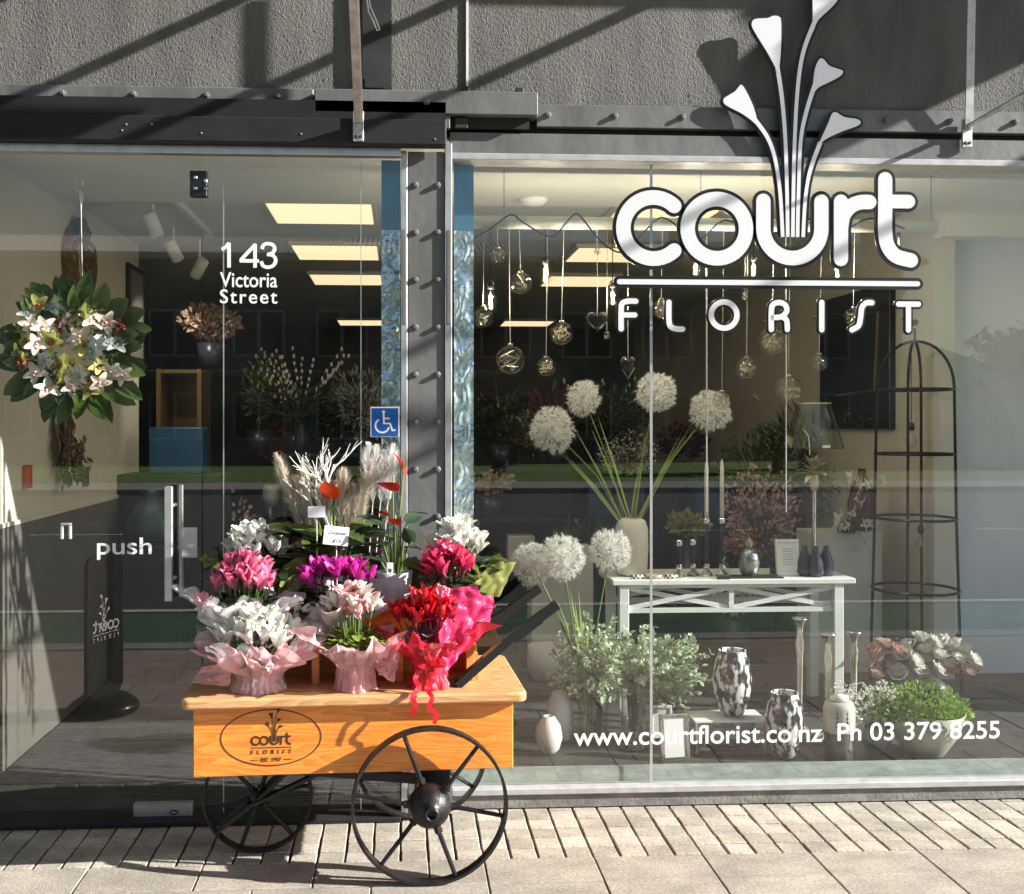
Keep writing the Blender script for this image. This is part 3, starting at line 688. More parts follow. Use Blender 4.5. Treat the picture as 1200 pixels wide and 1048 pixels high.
pane(dxr + .002, PX(470, DY) - .001, DY + .001, DY + .011, .022, 2.638, sw)
for px, wd in ((262, .0022), (423, .0014)): MB().box(PX(px, DY) - wd, PX(px, DY) + wd, DY - .0012, DY + .0005, .024, 2.636).build('joint_line', 'aluminium', sw)
b = MB(); e = lambda p: (PX(p[0], DY), PZ(290, p[1], DY)); kw = 4.0 * 4.15 / FPX
for j, st in enumerate(([(260, 293), (265, 290), (268.5, 285)], [(268.5, 285), (268.5, 314)], [(299, 314), (299, 286)], [(299.6, 286.5), (282, 305.5)], [(281, 306), (303.5, 306)], [(307, 292), (309, 287.5), (314, 285.6), (320, 287.2), (322, 292), (319, 297), (314, 298.2)], [(313, 298.2), (320, 299.5), (323.3, 305), (320.5, 311), (314.5, 313.4), (308.5, 311.6), (306.3, 306.5)])):
    b.ribbon([e(p) for p in (smooth(st, 4) if j > 4 else st)], kw, DY - .0036 - .0002 * j, DY - .003, False)
b.build('lettering', 'vinyl_white', sw)
text_fit('Victoria', 'vinyl_white', PX(258, DY), PX(325, DY), PZ(290, 337, DY), PZ(290, 319.5, DY), DY - .003, sw, .008)
text_fit('Street', 'vinyl_white', PX(258, DY), PX(325, DY), PZ(290, 356, DY), PZ(290, 339.5, DY), DY - .003, sw, .008, 1.2)
stk = thing('accessibility_sticker', 'blue square wheelchair symbol sticker on the glass beside the column', 'sticker', P(451, 512, DY - .002))
pxm = 4.15 / FPX
MB().bbox(-17 * pxm, 17 * pxm, -.002, 0, -.001, 35 * pxm, .001).build('border', 'vinyl_white', stk)
MB().box(-15.6 * pxm, 15.6 * pxm, -.0026, -.0021, .4 * pxm, 33.6 * pxm).build('face', 'sticker_blue', stk)
s = MB(); e = lambda x, y: (x * pxm, (35 - y) * pxm)
s.ring2(e(-1.5, 6), .9 * pxm, 1.9 * pxm, -.0034, -.003, 16)
s.ribbon([e(-1.5, 9), e(-1, 19.5), e(6, 19.5), e(9, 28), e(11.5, 27)], 2.4 * pxm, -.0033, -.0029)
s.ribbon([e(-1.2, 13.5), e(5, 13.5)], 2 * pxm, -.0036, -.0032)
s.ribbon([e(-3 + 8 * math.cos(a) - 0, 22 - 8 * math.sin(a)) for a in [math.radians(125 + k * 12) for k in range(19)]], 2.0 * pxm, -.0031, -.0027)
s.build('wheelchair_symbol', 'vinyl_white', stk)

# ------------------------------------------------------------------ the logo, as strokes in photo pixels
LOGO = {  # letter: list of (stroke, width)
 'c': [(arc(765, 269, 35.5, 47, 313, 30), 17)],
 'o': [('ring', (839.5, 269), 34.5, 17)],
 'u': [([(894.5, 236)] + arc(929, 268, 34.5, 180, 360, 22) + [(963.5, 236)], 17)],
 'r': [([(987, 236), (987, 303)], 17), (smooth([(987, 268), (990, 252), (999, 241), (1010, 236.5), (1021, 236)]), 17)],
 't': [(smooth([(1040, 209), (1040, 240), (1040, 270), (1043, 287), (1053, 299), (1071, 304)]), 17), ([(1040, 235), (1068, 235)], 16)],
 'underline': [([(725, 331.5), (1079, 331.5)], 6)],
 'F': [(smooth([(727, 386), (727, 366), (728, 357), (735, 354), (744, 354)]), 6.4), ([(728, 370), (743, 370)], 6)],
 'L': [(smooth([(783, 355), (783, 375), (785, 383), (792, 386), (799, 386)]), 6.4)],
 'O': [('ring', (848, 369.5), 15.2, 6.4)],
 'R': [(smooth([(904, 386), (904, 365), (906, 357), (914, 354.5), (921, 358), (922, 365), (916, 371), (906, 372)]), 6.4), (smooth([(916, 371), (922, 375), (923, 386)]), 6.2)],
 'I': [([(964, 354), (964, 386)], 6.4)],
 'S': [(smooth([(1024, 354), (1017, 354.5), (1012, 360), (1010.5, 371), (1008, 381), (1000, 386)]), 6.4)],
 'T': [([(1056, 355.5), (1080, 355.5)], 6.4), ([(1068, 356), (1068, 386)], 6.2)]}
def z3(pts): return [(800 + a / 2.995, b / 2.995) for a, b in pts]
FLOWER = [  # (petal outline, stem)
 (z3([(262, 440), (250, 385), (225, 330), (206, 303), (194, 312), (182, 326), (160, 340), (143, 352), (143, 367), (160, 380), (205, 402), (238, 424)]), z3([(252, 422), (298, 485), (325, 560), (343, 680), (352, 832)])),
 (z3([(336, 262), (345, 180), (346, 80), (337, 62), (318, 60), (298, 68), (268, 70), (247, 76), (242, 96), (260, 130), (297, 188), (326, 240)]), z3([(332, 232), (350, 350), (362, 500), (368, 700), (370, 832)])),
 (z3([(459, 112), (478, 72), (520, 32), (547, 0), (556, -40), (530, -52), (505, -40), (480, -48), (456, -40), (458, 0), (459, 60)]), z3([(464, 82), (424, 190), (404, 330), (393, 550), (388, 832)])),
 (z3([(459, 328), (480, 307), (530, 282), (560, 264), (566, 248), (545, 240), (517, 230), (497, 208), (482, 209), (468, 240), (462, 280)]), z3([(466, 300), (436, 395), (416, 500), (408, 700), (405, 832)])),
 (z3([(470, 528), (500, 492), (560, 462), (618, 440), (630, 427), (615, 416), (572, 410), (543, 394), (528, 399), (515, 430), (492, 480)]), z3([(486, 500), (456, 580), (441, 640), (431, 720), (425, 832)]))]
def draw(mb, stroke, sc, y0, y1, grow=0, O=(902, 331.5)):
    tr = lambda p: ((p[0] - O[0]) * sc, -(p[1] - O[1]) * sc)
    if stroke[0] == 'ring': mb.ring2(tr(stroke[1]), stroke[2] * sc, (stroke[3] + grow) * sc, y0, y1)
    else: mb.ribbon([tr(p) for p in stroke[0]], (stroke[1] + grow) * sc, y0, y1)
def grow_poly(poly, d):
    n = len(poly); out = []
    cx = sum(p[0] for p in poly) / n; cy = sum(p[1] for p in poly) / n
    for i, p in enumerate(poly):
        a, b = Vector(poly[i - 1]), Vector(poly[(i + 1) % n]); t = (b - a).normalized(); nn = Vector((t.y, -t.x))
        if nn.dot(Vector(p) - Vector((cx, cy))) < 0: nn = -nn
        out.append(tuple(Vector(p) + nn * d))
    return out
def closed_smooth(poly, k=4):
    n = len(poly); out = []
    for i in range(n):
        p0, p1, p2, p3 = [Vector(poly[(i + j) % n]) for j in (-1, 0, 1, 2)]
        for q in range(k):
            t = q / k; out.append(tuple(.5 * ((2 * p1) + (p2 - p0) * t + (2 * p0 - 5 * p1 + 4 * p2 - p3) * t * t + (3 * p1 - p0 - 3 * p2 + p3) * t ** 3)))
    return out
def logo(root, sc, face, edge=None, th=.008, keys=None, flower=True, grow=8):
    O = (902, 331.5); tr = lambda p: ((p[0] - O[0]) * sc, -(p[1] - O[1]) * sc)
    for kname, strokes in LOGO.items():
        if keys and kname not in keys: continue
        nm = 'underline' if kname == 'underline' else 'letter'; gr = grow if kname in 'court' or nm == 'underline' else grow * .62
        f = MB()
        for j, s_ in enumerate(strokes): draw(f, s_, sc, -.00008 * (j + 1), th * .3 - .0001 * j)
        if edge:
            e_ = MB()
            for j, s_ in enumerate(strokes): draw(e_, s_, sc, th * .2 + .0007 * j, th + .0004 * j, gr)
            eo = e_.build(nm, edge, root); f.build('face', face, eo)
        else: f.build(nm, face, root)
    if flower:
        for k, (pt, st) in enumerate(FLOWER):
            pp = closed_smooth(pt)
            st = smooth(st); wd = [5.2 - 1.0 * min(1, i / (len(st) * .5)) for i in range(len(st))]
            f = MB(); f.prism([tr(p) for p in pp], -.0004 - .0012 * k / 5 * (th / .008), th * .25); f.ribbon([tr(p) for p in st], [w_ * sc for w_ in wd], .0001 + .0002 * k, th * .25 + .0001 * k, False)
            if edge:
                e_ = MB(); e_.prism([tr(p) for p in grow_poly(pp, 3.2)], th * .3 + .0002 * k, th); e_.ribbon([tr(p) for p in st], [(w_ + 7) * sc for w_ in wd], th * .32 + .0002 * k + .0011, th + .001 + .0002 * k, False)
                eo = e_.build('flower', edge, root); f.build('face', face, eo)
            else: f.build('flower', face, root)
SY = -.040
ctr = P(902, 331.5, SY)
sg = thing('shop_sign', 'large white florist sign with black outlined letters and flower stems on the window', 'sign', ctr)
logo(sg, (4.2 + SY + ctr.x * .052) / FPX * 1.003, 'sign_face_glow', 'sign_edge', .009)
so_ = MB()
for px, py in ((733, 269), (839, 235), (894, 262), (987, 290), (1040, 262), (760, 331), (1040, 331), (727, 375), (783, 372), (848, 354), (904, 375), (964, 370), (1010.5, 371), (1068, 372), (930, 270)):
    q = P(px, py, SY); so_.tube([(q.x - ctr.x, .0085, q.z - ctr.z), (q.x - ctr.x, GY - SY, q.z - ctr.z)], .006, 8)
so_.build('standoffs', 'sign_edge', sg)

# ------------------------------------------------------------------ the flower cart
CX, CY, CA = -.165, -.36, math.radians(2.2)
cart = thing('flower_cart', 'orange wooden flower cart with black iron spoked wheels on the pavement', 'cart', (CX, CY, 0), CA)
def rounded(x0, x1, y0, y1, r, n=6):
    out = []
    for cx, cy, a in ((x1 - r, y0 + r, -90), (x1 - r, y1 - r, 0), (x0 + r, y1 - r, 90), (x0 + r, y0 + r, 180)):
        out += [(cx + r * math.cos(math.radians(a + 90 * k / n)), cy + r * math.sin(math.radians(a + 90 * k / n))) for k in range(n + 1)]
    return out
def slab(x0, x1, y0, y1, z0, z1, r=.03, e=.006):
    mb = MB(); v = []; n = 0
    for z, i in ((z0, e), (z0 + e * .4, e * .3), (z0 + e, 0), (z1 - e, 0), (z1 - e * .4, e * .3), (z1, e)):
        q = rounded(x0 + i, x1 - i, y0 + i, y1 - i, r - i); n = len(q); v += [(a, b, z) for a, b in q]
    f = [(k * n + j, k * n + (j + 1) % n, k * n + n + (j + 1) % n, k * n + n + j) for k in range(5) for j in range(n)]
    f += [tuple(range(n - 1, -1, -1)), tuple(range(5 * n, 6 * n))]
    return mb.add(v, f)
slab(-.59, .592, -.300, .290, .604, .640, .03, .008).build('tabletop', 'wood_top', cart)
FY = -.258
box = MB().bbox(-.553, .548, FY, -.238, .364, .6035, .003).build('front_board', 'wood_box', cart)
MB().bbox(-.553, .548, .215, .235, .364, .6035, .003).build('back_board', 'wood_box', cart)
for x in (-.553, .528): MB().bbox(x, x + .02, -.2375, .2145, .364, .6035, .002).build('side_board', 'wood_box', cart)
MB().box(-.53, .525, -.236, .213, .37, .385).build('bottom_board', 'wood_shelf', cart)
# emblem burnt into the board
em = MB(); ec = (-.290, .494); em.ring2(ec, .170, .0035, FY - .0012, FY - .0002, 64, .096)
eo = em.build('emblem', 'burnt', box)
lo = bpy.data.objects.new('emblem_lettering', None); COL.objects.link(lo); lo.parent = cart
bpy.data.objects.remove(lo)
lg = MB(); sc_ = .00295 * .128
def flat_logo(mb, sc, ox, oz, y, th=.0008, keys=None, wide=1.0, florist=True):
    O = (902, 331.5); tr = lambda p: (ox + (p[0] - O[0]) * sc, oz - (p[1] - O[1]) * sc); j = 0
    for kn, ss in LOGO.items():
        for s_ in ss:
            j += 1; yy = y - .00003 * j
            if s_[0] == 'ring': mb.ring2(tr(s_[1]), s_[2] * sc, s_[3] * sc * wide, yy - th, yy)
            else: mb.ribbon([tr(p) for p in s_[0]], s_[1] * sc * wide, yy - th, yy)
    for pt, st in FLOWER:
        j += 1; yy = y - .00003 * j
        mb.prism([tr(p) for p in closed_smooth(pt)], yy - th, yy); mb.ribbon([tr(p) for p in smooth(st)], 5 * sc, yy - th - .00002, yy, False)
flat_logo(lg, .000385, ec[0], ec[1] - .034, FY - .0002, keys=None)
lg.build('emblem_logo', 'burnt', box)
text_fit('EST. 1957', 'burnt', ec[0] - .034, ec[0] + .034, ec[1] - .082, ec[1] - .069, FY - .0008, box, .01)
for s_ in (-1, 1): MB().box(ec[0] + s_ * .056 - .014, ec[0] + s_ * .056 + .014, FY - .001, FY - .0003, ec[1] - .077, ec[1] - .075).build('emblem_dash', 'burnt', box)
# tiers on the tabletop
slab(-.44, .435, -.135, .06, .748, .768, .012, .003).build('tier_shelf', 'wood_shelf', cart)
slab(-.44, .435, .062, .25, .868, .888, .012, .003).build('tier_shelf', 'wood_shelf', cart)
for x in (-.425, -.145, .155, .41): MB().bbox(x - .014, x + .014, -.128, -.098, .6405, .7475, .002).build('tier_post', 'wood_shelf', cart)
for x in (-.425, .0, .41): MB().bbox(x - .014, x + .014, .064, .09, .6405, .8675, .002).build('tier_post', 'wood_shelf', cart)
MB().box(-.42, .42, .04, .058, .6405, .7475).build('tier_back', 'wood_shelf', cart); MB().box(-.42, .42, .23, .245, .6405, .8675).build('tier_back', 'wood_shelf', cart)
MB().prism([(-.12, .6405), (.20, .6405), (.20, .70), (.05, .735), (-.12, .735)], -.008, .008, M=T(.432, .0, 0) @ Rz(PI / 2)).build('tier_end', 'wood_shelf', cart)
# handles
hb_ = MB()
for y, nm in ((-.20, 0), (.17, 1)):
    h = MB(); h.bar((.355, y, .645), (.53, y, .795), .028, .045, (0, 1, 0)); h.bar((.52, y, .789), (.715, y, .925), .030, .036, (0, 1, 0))
    h.bar((.56, y, .795), (.66, y, .868), .012, .022, (0, 1, 0)); h.build('handle', 'black_gloss', cart)
    MB().bar((.30, y, .642), (.37, y, .654), .03, .02, (0, 1, 0)).build('handle_foot', 'iron', cart)
# wheels
def wheel(rad, hub, c, nsp, width, par, rot=0, label=None):
    rm = MB(); n = 56; prof = [(rad - .010, -width / 2), (rad, -width / 2), (rad, width / 2), (rad - .010, width / 2), (rad - .010, -width / 2)]
    v = []; f = []
    for j in range(n):
        a = 2 * PI * j / n; v += [(r * math.cos(a), y, r * math.sin(a)) for r, y in prof[:4]]
    for j in range(n):
        q = (j + 1) % n; f += [(j * 4 + k, j * 4 + (k + 1) % 4, q * 4 + (k + 1) % 4, q * 4 + k) for k in range(4)]
    rm.add(v, f); wo = rm.build('wheel', 'iron_rust', par, loc=c)
    h = MB(); h.lathe([(.0001, -hub * 1.05), (hub * .28, -hub * 1.05), (hub * .30, -hub * .92), (hub * .55, -hub * .85), (hub * .88, -hub * .5), (hub, 0), (hub * .88, hub * .5), (hub * .5, hub * .85), (.0001, hub * .9)], 24, M=Rx(-PI / 2))
    h.lathe([(hub * .16, -hub * 1.06), (hub * .34, -hub * 1.06), (hub * .36, -hub * 1.25), (hub * .2, -hub * 1.27), (hub * .18, -hub * 1.1)], 16, M=Rx(-PI / 2))
    h.build('hub', 'iron', wo, True)
    for k in range(nsp):
        a = rot + 2 * PI * k / nsp; d = Vector((math.cos(a), 0, math.sin(a)))
        yo = -.3 * hub if k % 2 else .3 * hub
        MB().tube([d * hub * .8 + Vector((0, yo, 0)), d * hub * 1.25 + Vector((0, yo * .9, 0)), d * (rad - .006)], [.011, .0085, .0075], 8).build('spoke', 'iron', wo)
        MB().tube([d * hub * .85 + Vector((0, yo, 0)), d * hub * 1.2 + Vector((0, yo, 0))], .014, 8).build('spoke_socket', 'iron', wo)
    return wo
wheel(.268, .075, (.250, -.325, .268), 6, .042, cart, math.radians(-10))
wheel(.268, .075, (.250, .262, .268), 6, .042, cart, math.radians(25))
wheel(.200, .035, (-.36, .0, .200), 6, .036, cart, .2)
MB().tube([(.250, -.30, .268), (.250, .24, .268)], .018, 10).build('axle', 'iron', cart)
un = MB(); un.bar((.250, -.16, .30), (-.48, -.05, .345), .03, .03); un.bar((.250, .15, .30), (-.48, .05, .345), .03, .03); un.box(.22, .33, -.21, -.17, .27, .363); un.box(.22, .33, .17, .21, .27, .363)
un.build('chassis', 'iron', cart)
fk = MB()
for y in (-.032, .032): fk.bar((-.36, y, .20), (-.20, y, .352), .014, .045, (0, 1, 0)); fk.bar((-.36, y, .2), (-.5, y, .09), .012, .03, (0, 1, 0))
fk.box(-.30, -.16, -.06, .06, .346, .3635); fk.build('fork', 'iron', cart)
MB().tube([(-.36, -.05, .2), (-.36, .05, .2)], .012, 8).build('front_axle', 'iron', cart)
MB().bar((-.37, -.045, .19), (-.10, -.10, .33), .012, .03, (0, 1, 0)).build('brace', 'iron', cart)

# ------------------------------------------------------------------ flowers
def cyclamen_mesh(m, sc=1):
    b = MB(); n = 5
    for k in range(n):
        b.petal5(Rz(2 * PI * k / n + rnd(-.2, .2)) @ T(0, .006 * sc, 0) @ Rx(math.radians(rnd(48, 80))), rnd(.044, .056) * sc, rnd(.027, .035) * sc, rnd(-.6, .3), rnd(.2, .6), 5, .38, .3)
    b.tube([(0, 0, .004), (.001, 0, -.006), (.002, 0, -.014)], [.007 * sc, .006 * sc, .003 * sc], 6)
    return b.mesh('flower', m, True)
CYC = {}
def blooms(par, m, spots, sc=1):
    if m not in CYC: CYC[m] = [cyclamen_mesh(m) for _ in range(3)]
    for p in spots:
        o = link('flower', R.choice(CYC[m]), par, p, (rnd(-.45, .45), rnd(-.45, .45), rnd(0, 6.3))); k = sc * rnd(.8, 1.12); o.scale = (k, k, k)
def heart_mesh(m, L, W, bend=.4):
    b = MB(); rows = [(-.16, .0, .36), (-.05, .06, .62), (.12, .0, .86), (.35, 0, .98), (.6, 0, .74), (.82, 0, .36), (1, 0, .03)]; v = []
    for y, _, ww in rows:
        z = -bend * y * y * L * .5; ins = .5 if y < -.1 else 0
        v += [(-ww * W / 2, y * L, z + ww * W * .10), (-ww * W / 4, y * L + (.02 * L if y < 0 else 0), z + .01 * W), (0, max(y, -.02) * L if y < 0 else y * L, z - .02 * W), (ww * W / 4, y * L + (.02 * L if y < 0 else 0), z + .01 * W), (ww * W / 2, y * L, z + ww * W * .10)]
    f = [(5 * i + k, 5 * i + k + 1, 5 * i + k + 6, 5 * i + k + 5) for i in range(len(rows) - 1) for k in range(4)]
    return b.add(v, f).mesh('leaf', m, True)
HL = {}
def hearts(par, m, spots, name='leaf'):
    for (p, rot, s) in spots:
        if m not in HL: HL[m] = heart_mesh(m, 1, .85)
        o = link(name, HL[m], par, p, rot); o.scale = (s, s, s)
def mound(par, m, r, z, n, sz, h=.05, name='leaves'):
    """low mound of small rounded leaves"""
    b = MB()
    for i in range(n):
        a = rnd(0, 2 * PI); q = r * math.sqrt(rnd(0, 1)); zz = z + h * (1 - (q / r) ** 2) + rnd(-.015, .012)
        b.petal(T(q * math.cos(a), q * math.sin(a), zz) @ Rz(a - PI / 2 + rnd(-.8, .8)) @ Rx(rnd(-.3, .7)), sz * rnd(.7, 1.2), sz * rnd(.75, 1), rnd(-.7, .1), .25, 3, .3, .3)
    return b.build(name, m, par, True)
def wrap(par, m, r0, r1, h, k=5, ph=0, depth=.45, z0=0, nm='wrapping', waist=.75, lift=.5, cut=None):
    """tissue gathered round a pot: narrow foot, waist, wide pointed flare"""
    b = MB(); n = 150; rows = 26
    f1, f2, f3 = rnd(0, 6), rnd(0, 6), rnd(0, 6)
    for i in range(rows):
        t = i / (rows - 1)
        for j in range(n):
            a = 2 * PI * j / n
            pt = .5 + .5 * math.cos(k * a + ph); pt = pt ** 1.6
            fl = max(0, (t - .38) / .62)
            base = r0 * (1 - (1 - waist) * math.sin(PI * min(1, t / .62)))
            rr = base + (r1 - base) * fl ** 1.15 * (1 - depth + depth * pt)
            pleat = .07 * math.sin(14 * a + f1 + t * 1.2 + 1.5 * math.sin(2 * a + f3)) + .05 * math.sin(23 * a + f2 - t * 2 + math.sin(3 * a)) + .05 * math.sin(9 * a + f3) + .16 * noise.noise((5 * math.cos(a) + f2, 5 * math.sin(a), t * 6))
            rr *= 1 + pleat * (.55 + .6 * t * (1 - fl * .5)) + .22 * fl * noise.noise((3 * math.cos(a) + f1, 3 * math.sin(a), t * 3)) + .10 * fl * noise.noise((9 * math.cos(a) + f1, 9 * math.sin(a), t * 7)) - .17 * abs(noise.noise((3 * math.cos(a) + f3, 4 * math.sin(a), t * 4 + f1))) - .05 * abs(noise.noise((8 * math.cos(a) + f2, 8 * math.sin(a), t * 6)))
            zz = z0 + h * (t - lift * fl ** 2.2 * .35 * (1 - pt)) + .018 * fl * math.sin(7 * a + f2) + .05 * fl * noise.noise((4 * math.cos(a), 4 * math.sin(a) + f3, t))
            b.v.append((rr * math.cos(a), rr * math.sin(a), max(zz, z0 + .0008)))
    b.f = [(i * n + j, i * n + (j + 1) % n, i * n + n + (j + 1) % n, i * n + n + j) for i in range(rows - 1) for j in range(n)]
    return b.build(nm, m, par, True)
def sheet(par, m, pts, nm='wrapping_corner', ripple=.012, n=18):
    """a loose folded corner of tissue between four points"""
    a, b_, c, d = [Vector(p) for p in pts]; mb = MB(); f1 = rnd(0, 9)
    for i in range(n + 1):
        for j in range(n + 1):
            u, v = i / n, j / n; p = (a * (1 - u) + b_ * u) * (1 - v) + (d * (1 - u) + c * u) * v
            q = noise.noise((u * 3.1 + f1, v * 2.7, f1)) * ripple * 1.6 + ripple * .4 * math.sin(8 * u + 5 * v + f1) + ripple * 2.4 * abs(noise.noise((u * 3.5 + f1, v * 3.5, 2))) + ripple * .5 * abs(noise.noise((u * 7 + f1, v * 7, 5)))
            mb.v.append(p + Vector((q * .5, -q, q * .4)))
    mb.f = [(i * (n + 1) + j, (i + 1) * (n + 1) + j, (i + 1) * (n + 1) + j + 1, i * (n + 1) + j + 1) for i in range(n) for j in range(n)]
    return mb.build(nm, m, par, True)
def dome_spots(n, rx, ry, z, h, jit=.012, minx=-9):
    out = []
    for i in range(n):
        a = i * 2.39996 + rnd(-.3, .3); q = math.sqrt((i + .5) / n)
        out.append((rx * q * math.cos(a) + rnd(-jit, jit), ry * q * math.sin(a) + rnd(-jit, jit), z + h * (1 - q * q) + rnd(-jit, jit)))
    return out
def stems(par, spots, zb, m='stem_green', r=.0022, conv=.35):
    b = MB()
    for x, y, z in spots: b.tube([(x * conv, y * conv, zb), (x * .8, y * .8, zb + (z - zb) * .6), (x, y, z)], r, 5, False)
    return b.build('stems', m, par)
def pot(par, r, h, m='pot_white'):
    b = MB(); b.lathe([(r * .8, 0), (r, h), (r * .94, h), (r * .9, h * .86), (.0001, h * .86)], 28); return b.build('pot', m, par, True)

TOPZ, T1, T2 = .6405, .7682, .8882
GRP = 'potted flowers set out on the cart'
def on_cart(px, y, z): q = P(px, 500, y); return (q.x, y, z)
# white cyclamen in pale pink tissue, front left
t = thing('potted_cyclamen', 'white cyclamen in pale pink tissue wrap at the front of the cart above the emblem', 'potted flower', on_cart(303, -.545, TOPZ), 0, GRP)
pot(t, .062, .09); wrap(t, 'wrap_pink', .095, .235, .155, 4, .9, .5, waist=.84)
wrap(t, 'wrap_pink', .080, .185, .18, 5, .2, .45, .002, 'inner_wrapping')
sp = dome_spots(34, .130, .105, .170, .075); stems(t, sp, .09); blooms(t, 'pet_white', sp, 1.12); mound(t, 'leaf_silver', .11, .11, 55, .05, .04)
sheet(t, 'wrap_pink', [(-.10, -.05, .02), (-.23, -.03, .03), (-.19, -.06, .09), (-.07, -.10, .12)])
wrap(t, 'cellophane', .10, .25, .20, 4, 2.0, .4, .004, 'cellophane', .9)
# pale pink cyclamen in pink tissue, front middle
t = thing('potted_cyclamen', 'pale pink and white cyclamen in pink tissue with hanging paper tail, front middle', 'potted flower', on_cart(417, -.545, TOPZ), 0, GRP)
pot(t, .055, .10); wrap(t, 'wrap_pink', .080, .215, .20, 4, -.3, .55, waist=.82)
sp = dome_spots(20, .08, .06, .265, .055); sp = [(x - .015, y, z) for x, y, z in sp]; stems(t, sp, .1, conv=.5); blooms(t, 'pet_blush', sp[::2], 1.1); blooms(t, 'pet_white', [(x, y - .012, z + .012) for x, y, z in sp[1::2]], 1.05)
blooms(t, 'pet_blush', [(x, y, z - .045) for x, y, z in sp[:5]], .95)
mound(t, 'leaf_lime', .10, .155, 60, .04, .045); mound(t, 'leaf_mid', .09, .145, 25, .045, .03, 'under_leaves')
sheet(t, 'wrap_pink', [(-.02, -.072, .10), (.03, -.074, .10), (.02, -.088, -.035), (-.005, -.086, -.03)], ripple=.005)
sheet(t, 'wrap_pink', [(.06, -.04, .10), (.17, -.03, .175), (.13, -.06, .03), (.075, -.07, .06)])
# red cyclamen in red tissue, front right
t = thing('potted_cyclamen', 'bright red cyclamen in red tissue tied with red ribbon in front of the handle', 'potted flower', on_cart(503, -.535, TOPZ), 0, GRP)
pot(t, .055, .10); wrap(t, 'wrap_red', .080, .225, .215, 4, .5, .58, waist=.74)
sp = dome_spots(30, .11, .08, .235, .07); sp = [(x - .012, y, z) for x, y, z in sp]; stems(t, sp, .1, 'leaf_burgundy', conv=.45); blooms(t, 'pet_red', sp, 1.05); mound(t, 'leaf_silver', .10, .15, 36, .045, .045)
sheet(t, 'wrap_hot', [(.02, -.04, .16), (.20, .0, .24), (.17, .02, .35), (.04, .02, .34)], ripple=.007)
sheet(t, 'wrap_hot', [(.05, -.07, .06), (.18, -.02, .20), (.10, -.03, .30), (.02, -.075, .20)], ripple=.012)
sheet(t, 'wrap_white', [(-.02, .02, .31), (.05, .0, .28), (.075, .01, .34), (.03, .03, .36)], 'paper_fold', .006)
rbn = MB()
def strip(mb, pts, wd):
    pts = [Vector(p) for p in pts]
    for i, p in enumerate(pts):
        d = (pts[min(i + 1, len(pts) - 1)] - pts[max(i - 1, 0)]).normalized(); a = d.cross(Vector((.25, -1, .1))).normalized() * wd / 2
        mb.v += [p - a, p + a]
    o = len(mb.v) - 2 * len(pts); mb.f += [(o + 2 * i, o + 2 * i + 1, o + 2 * i + 3, o + 2 * i + 2) for i in range(len(pts) - 1)]
strip(rbn, smooth([(-.02, -.082, .09), (-.05, -.105, .055), (-.04, -.120, .025), (-.062, -.139, -.002), (-.05, -.149, -.03), (-.068, -.147, -.062)], 5), .017)
strip(rbn, smooth([(.0, -.084, .09), (.015, -.11, .055), (-.012, -.120, .025), (.006, -.141, -.004), (-.004, -.149, -.035), (.02, -.147, -.06), (.012, -.152, -.092)], 5), .016)
strip(rbn, smooth([(-.03, -.085, .095), (-.06, -.11, .12), (-.03, -.12, .10), (.0, -.09, .09), (.03, -.12, .115), (.05, -.11, .10), (.01, -.086, .09)], 4), .018)
rbn.build('ribbon', 'ribbon_red', t)
# rose pink cyclamen, left middle row
t = thing('potted_cyclamen', 'rose pink cyclamen in white tissue and cellophane, left end of the cart tier', 'potted flower', on_cart(287, -.40, T1 - .0), 0, GRP)
pot(t, .058, .09); wrap(t, 'wrap_white', .085, .225, .185, 4, .6, .5, waist=.85)
sp = dome_spots(34, .112, .085, .20, .09); stems(t, sp, .09); blooms(t, 'pet_pink', sp, 1.12); blooms(t, 'pet_blush', [(-.155, -.03, .165), (-.13, -.06, .15), (.01, -.13, .14), (.03, -.12, .13)], .85); mound(t, 'leaf_dark', .11, .14, 45, .05, .04)
sheet(t, 'wrap_white', [(.05, -.09, .08), (.12, -.08, .12), (.19, -.03, .19), (.16, -.06, .12)])
sheet(t, 'wrap_white', [(-.17, -.06, .10), (-.03, -.13, .06), (-.07, -.13, .12), (-.15, -.06, .16)])
wrap(t, 'cellophane', .105, .25, .20, 5, 2.6, .5, .0, 'cellophane', .9)
# magenta cyclamen, centre
t = thing('potted_cyclamen', 'magenta cyclamen behind the pale pink plant, centre of the cart tier', 'potted flower', on_cart(396, -.40, T1), 0, GRP)
pot(t, .055, .09); wrap(t, 'wrap_white', .08, .205, .16, 4, .1, .55, waist=.85)
sp = dome_spots(22, .122, .08, .225, .05); stems(t, sp, .09, 'leaf_burgundy'); blooms(t, 'pet_magenta', sp, 1.12); mound(t, 'leaf_dark', .12, .135, 70, .05, .06)
sheet(t, 'wrap_white', [(-.15, -.10, .06), (-.04, -.11, .05), (-.09, -.06, .13), (-.16, -.03, .15)])
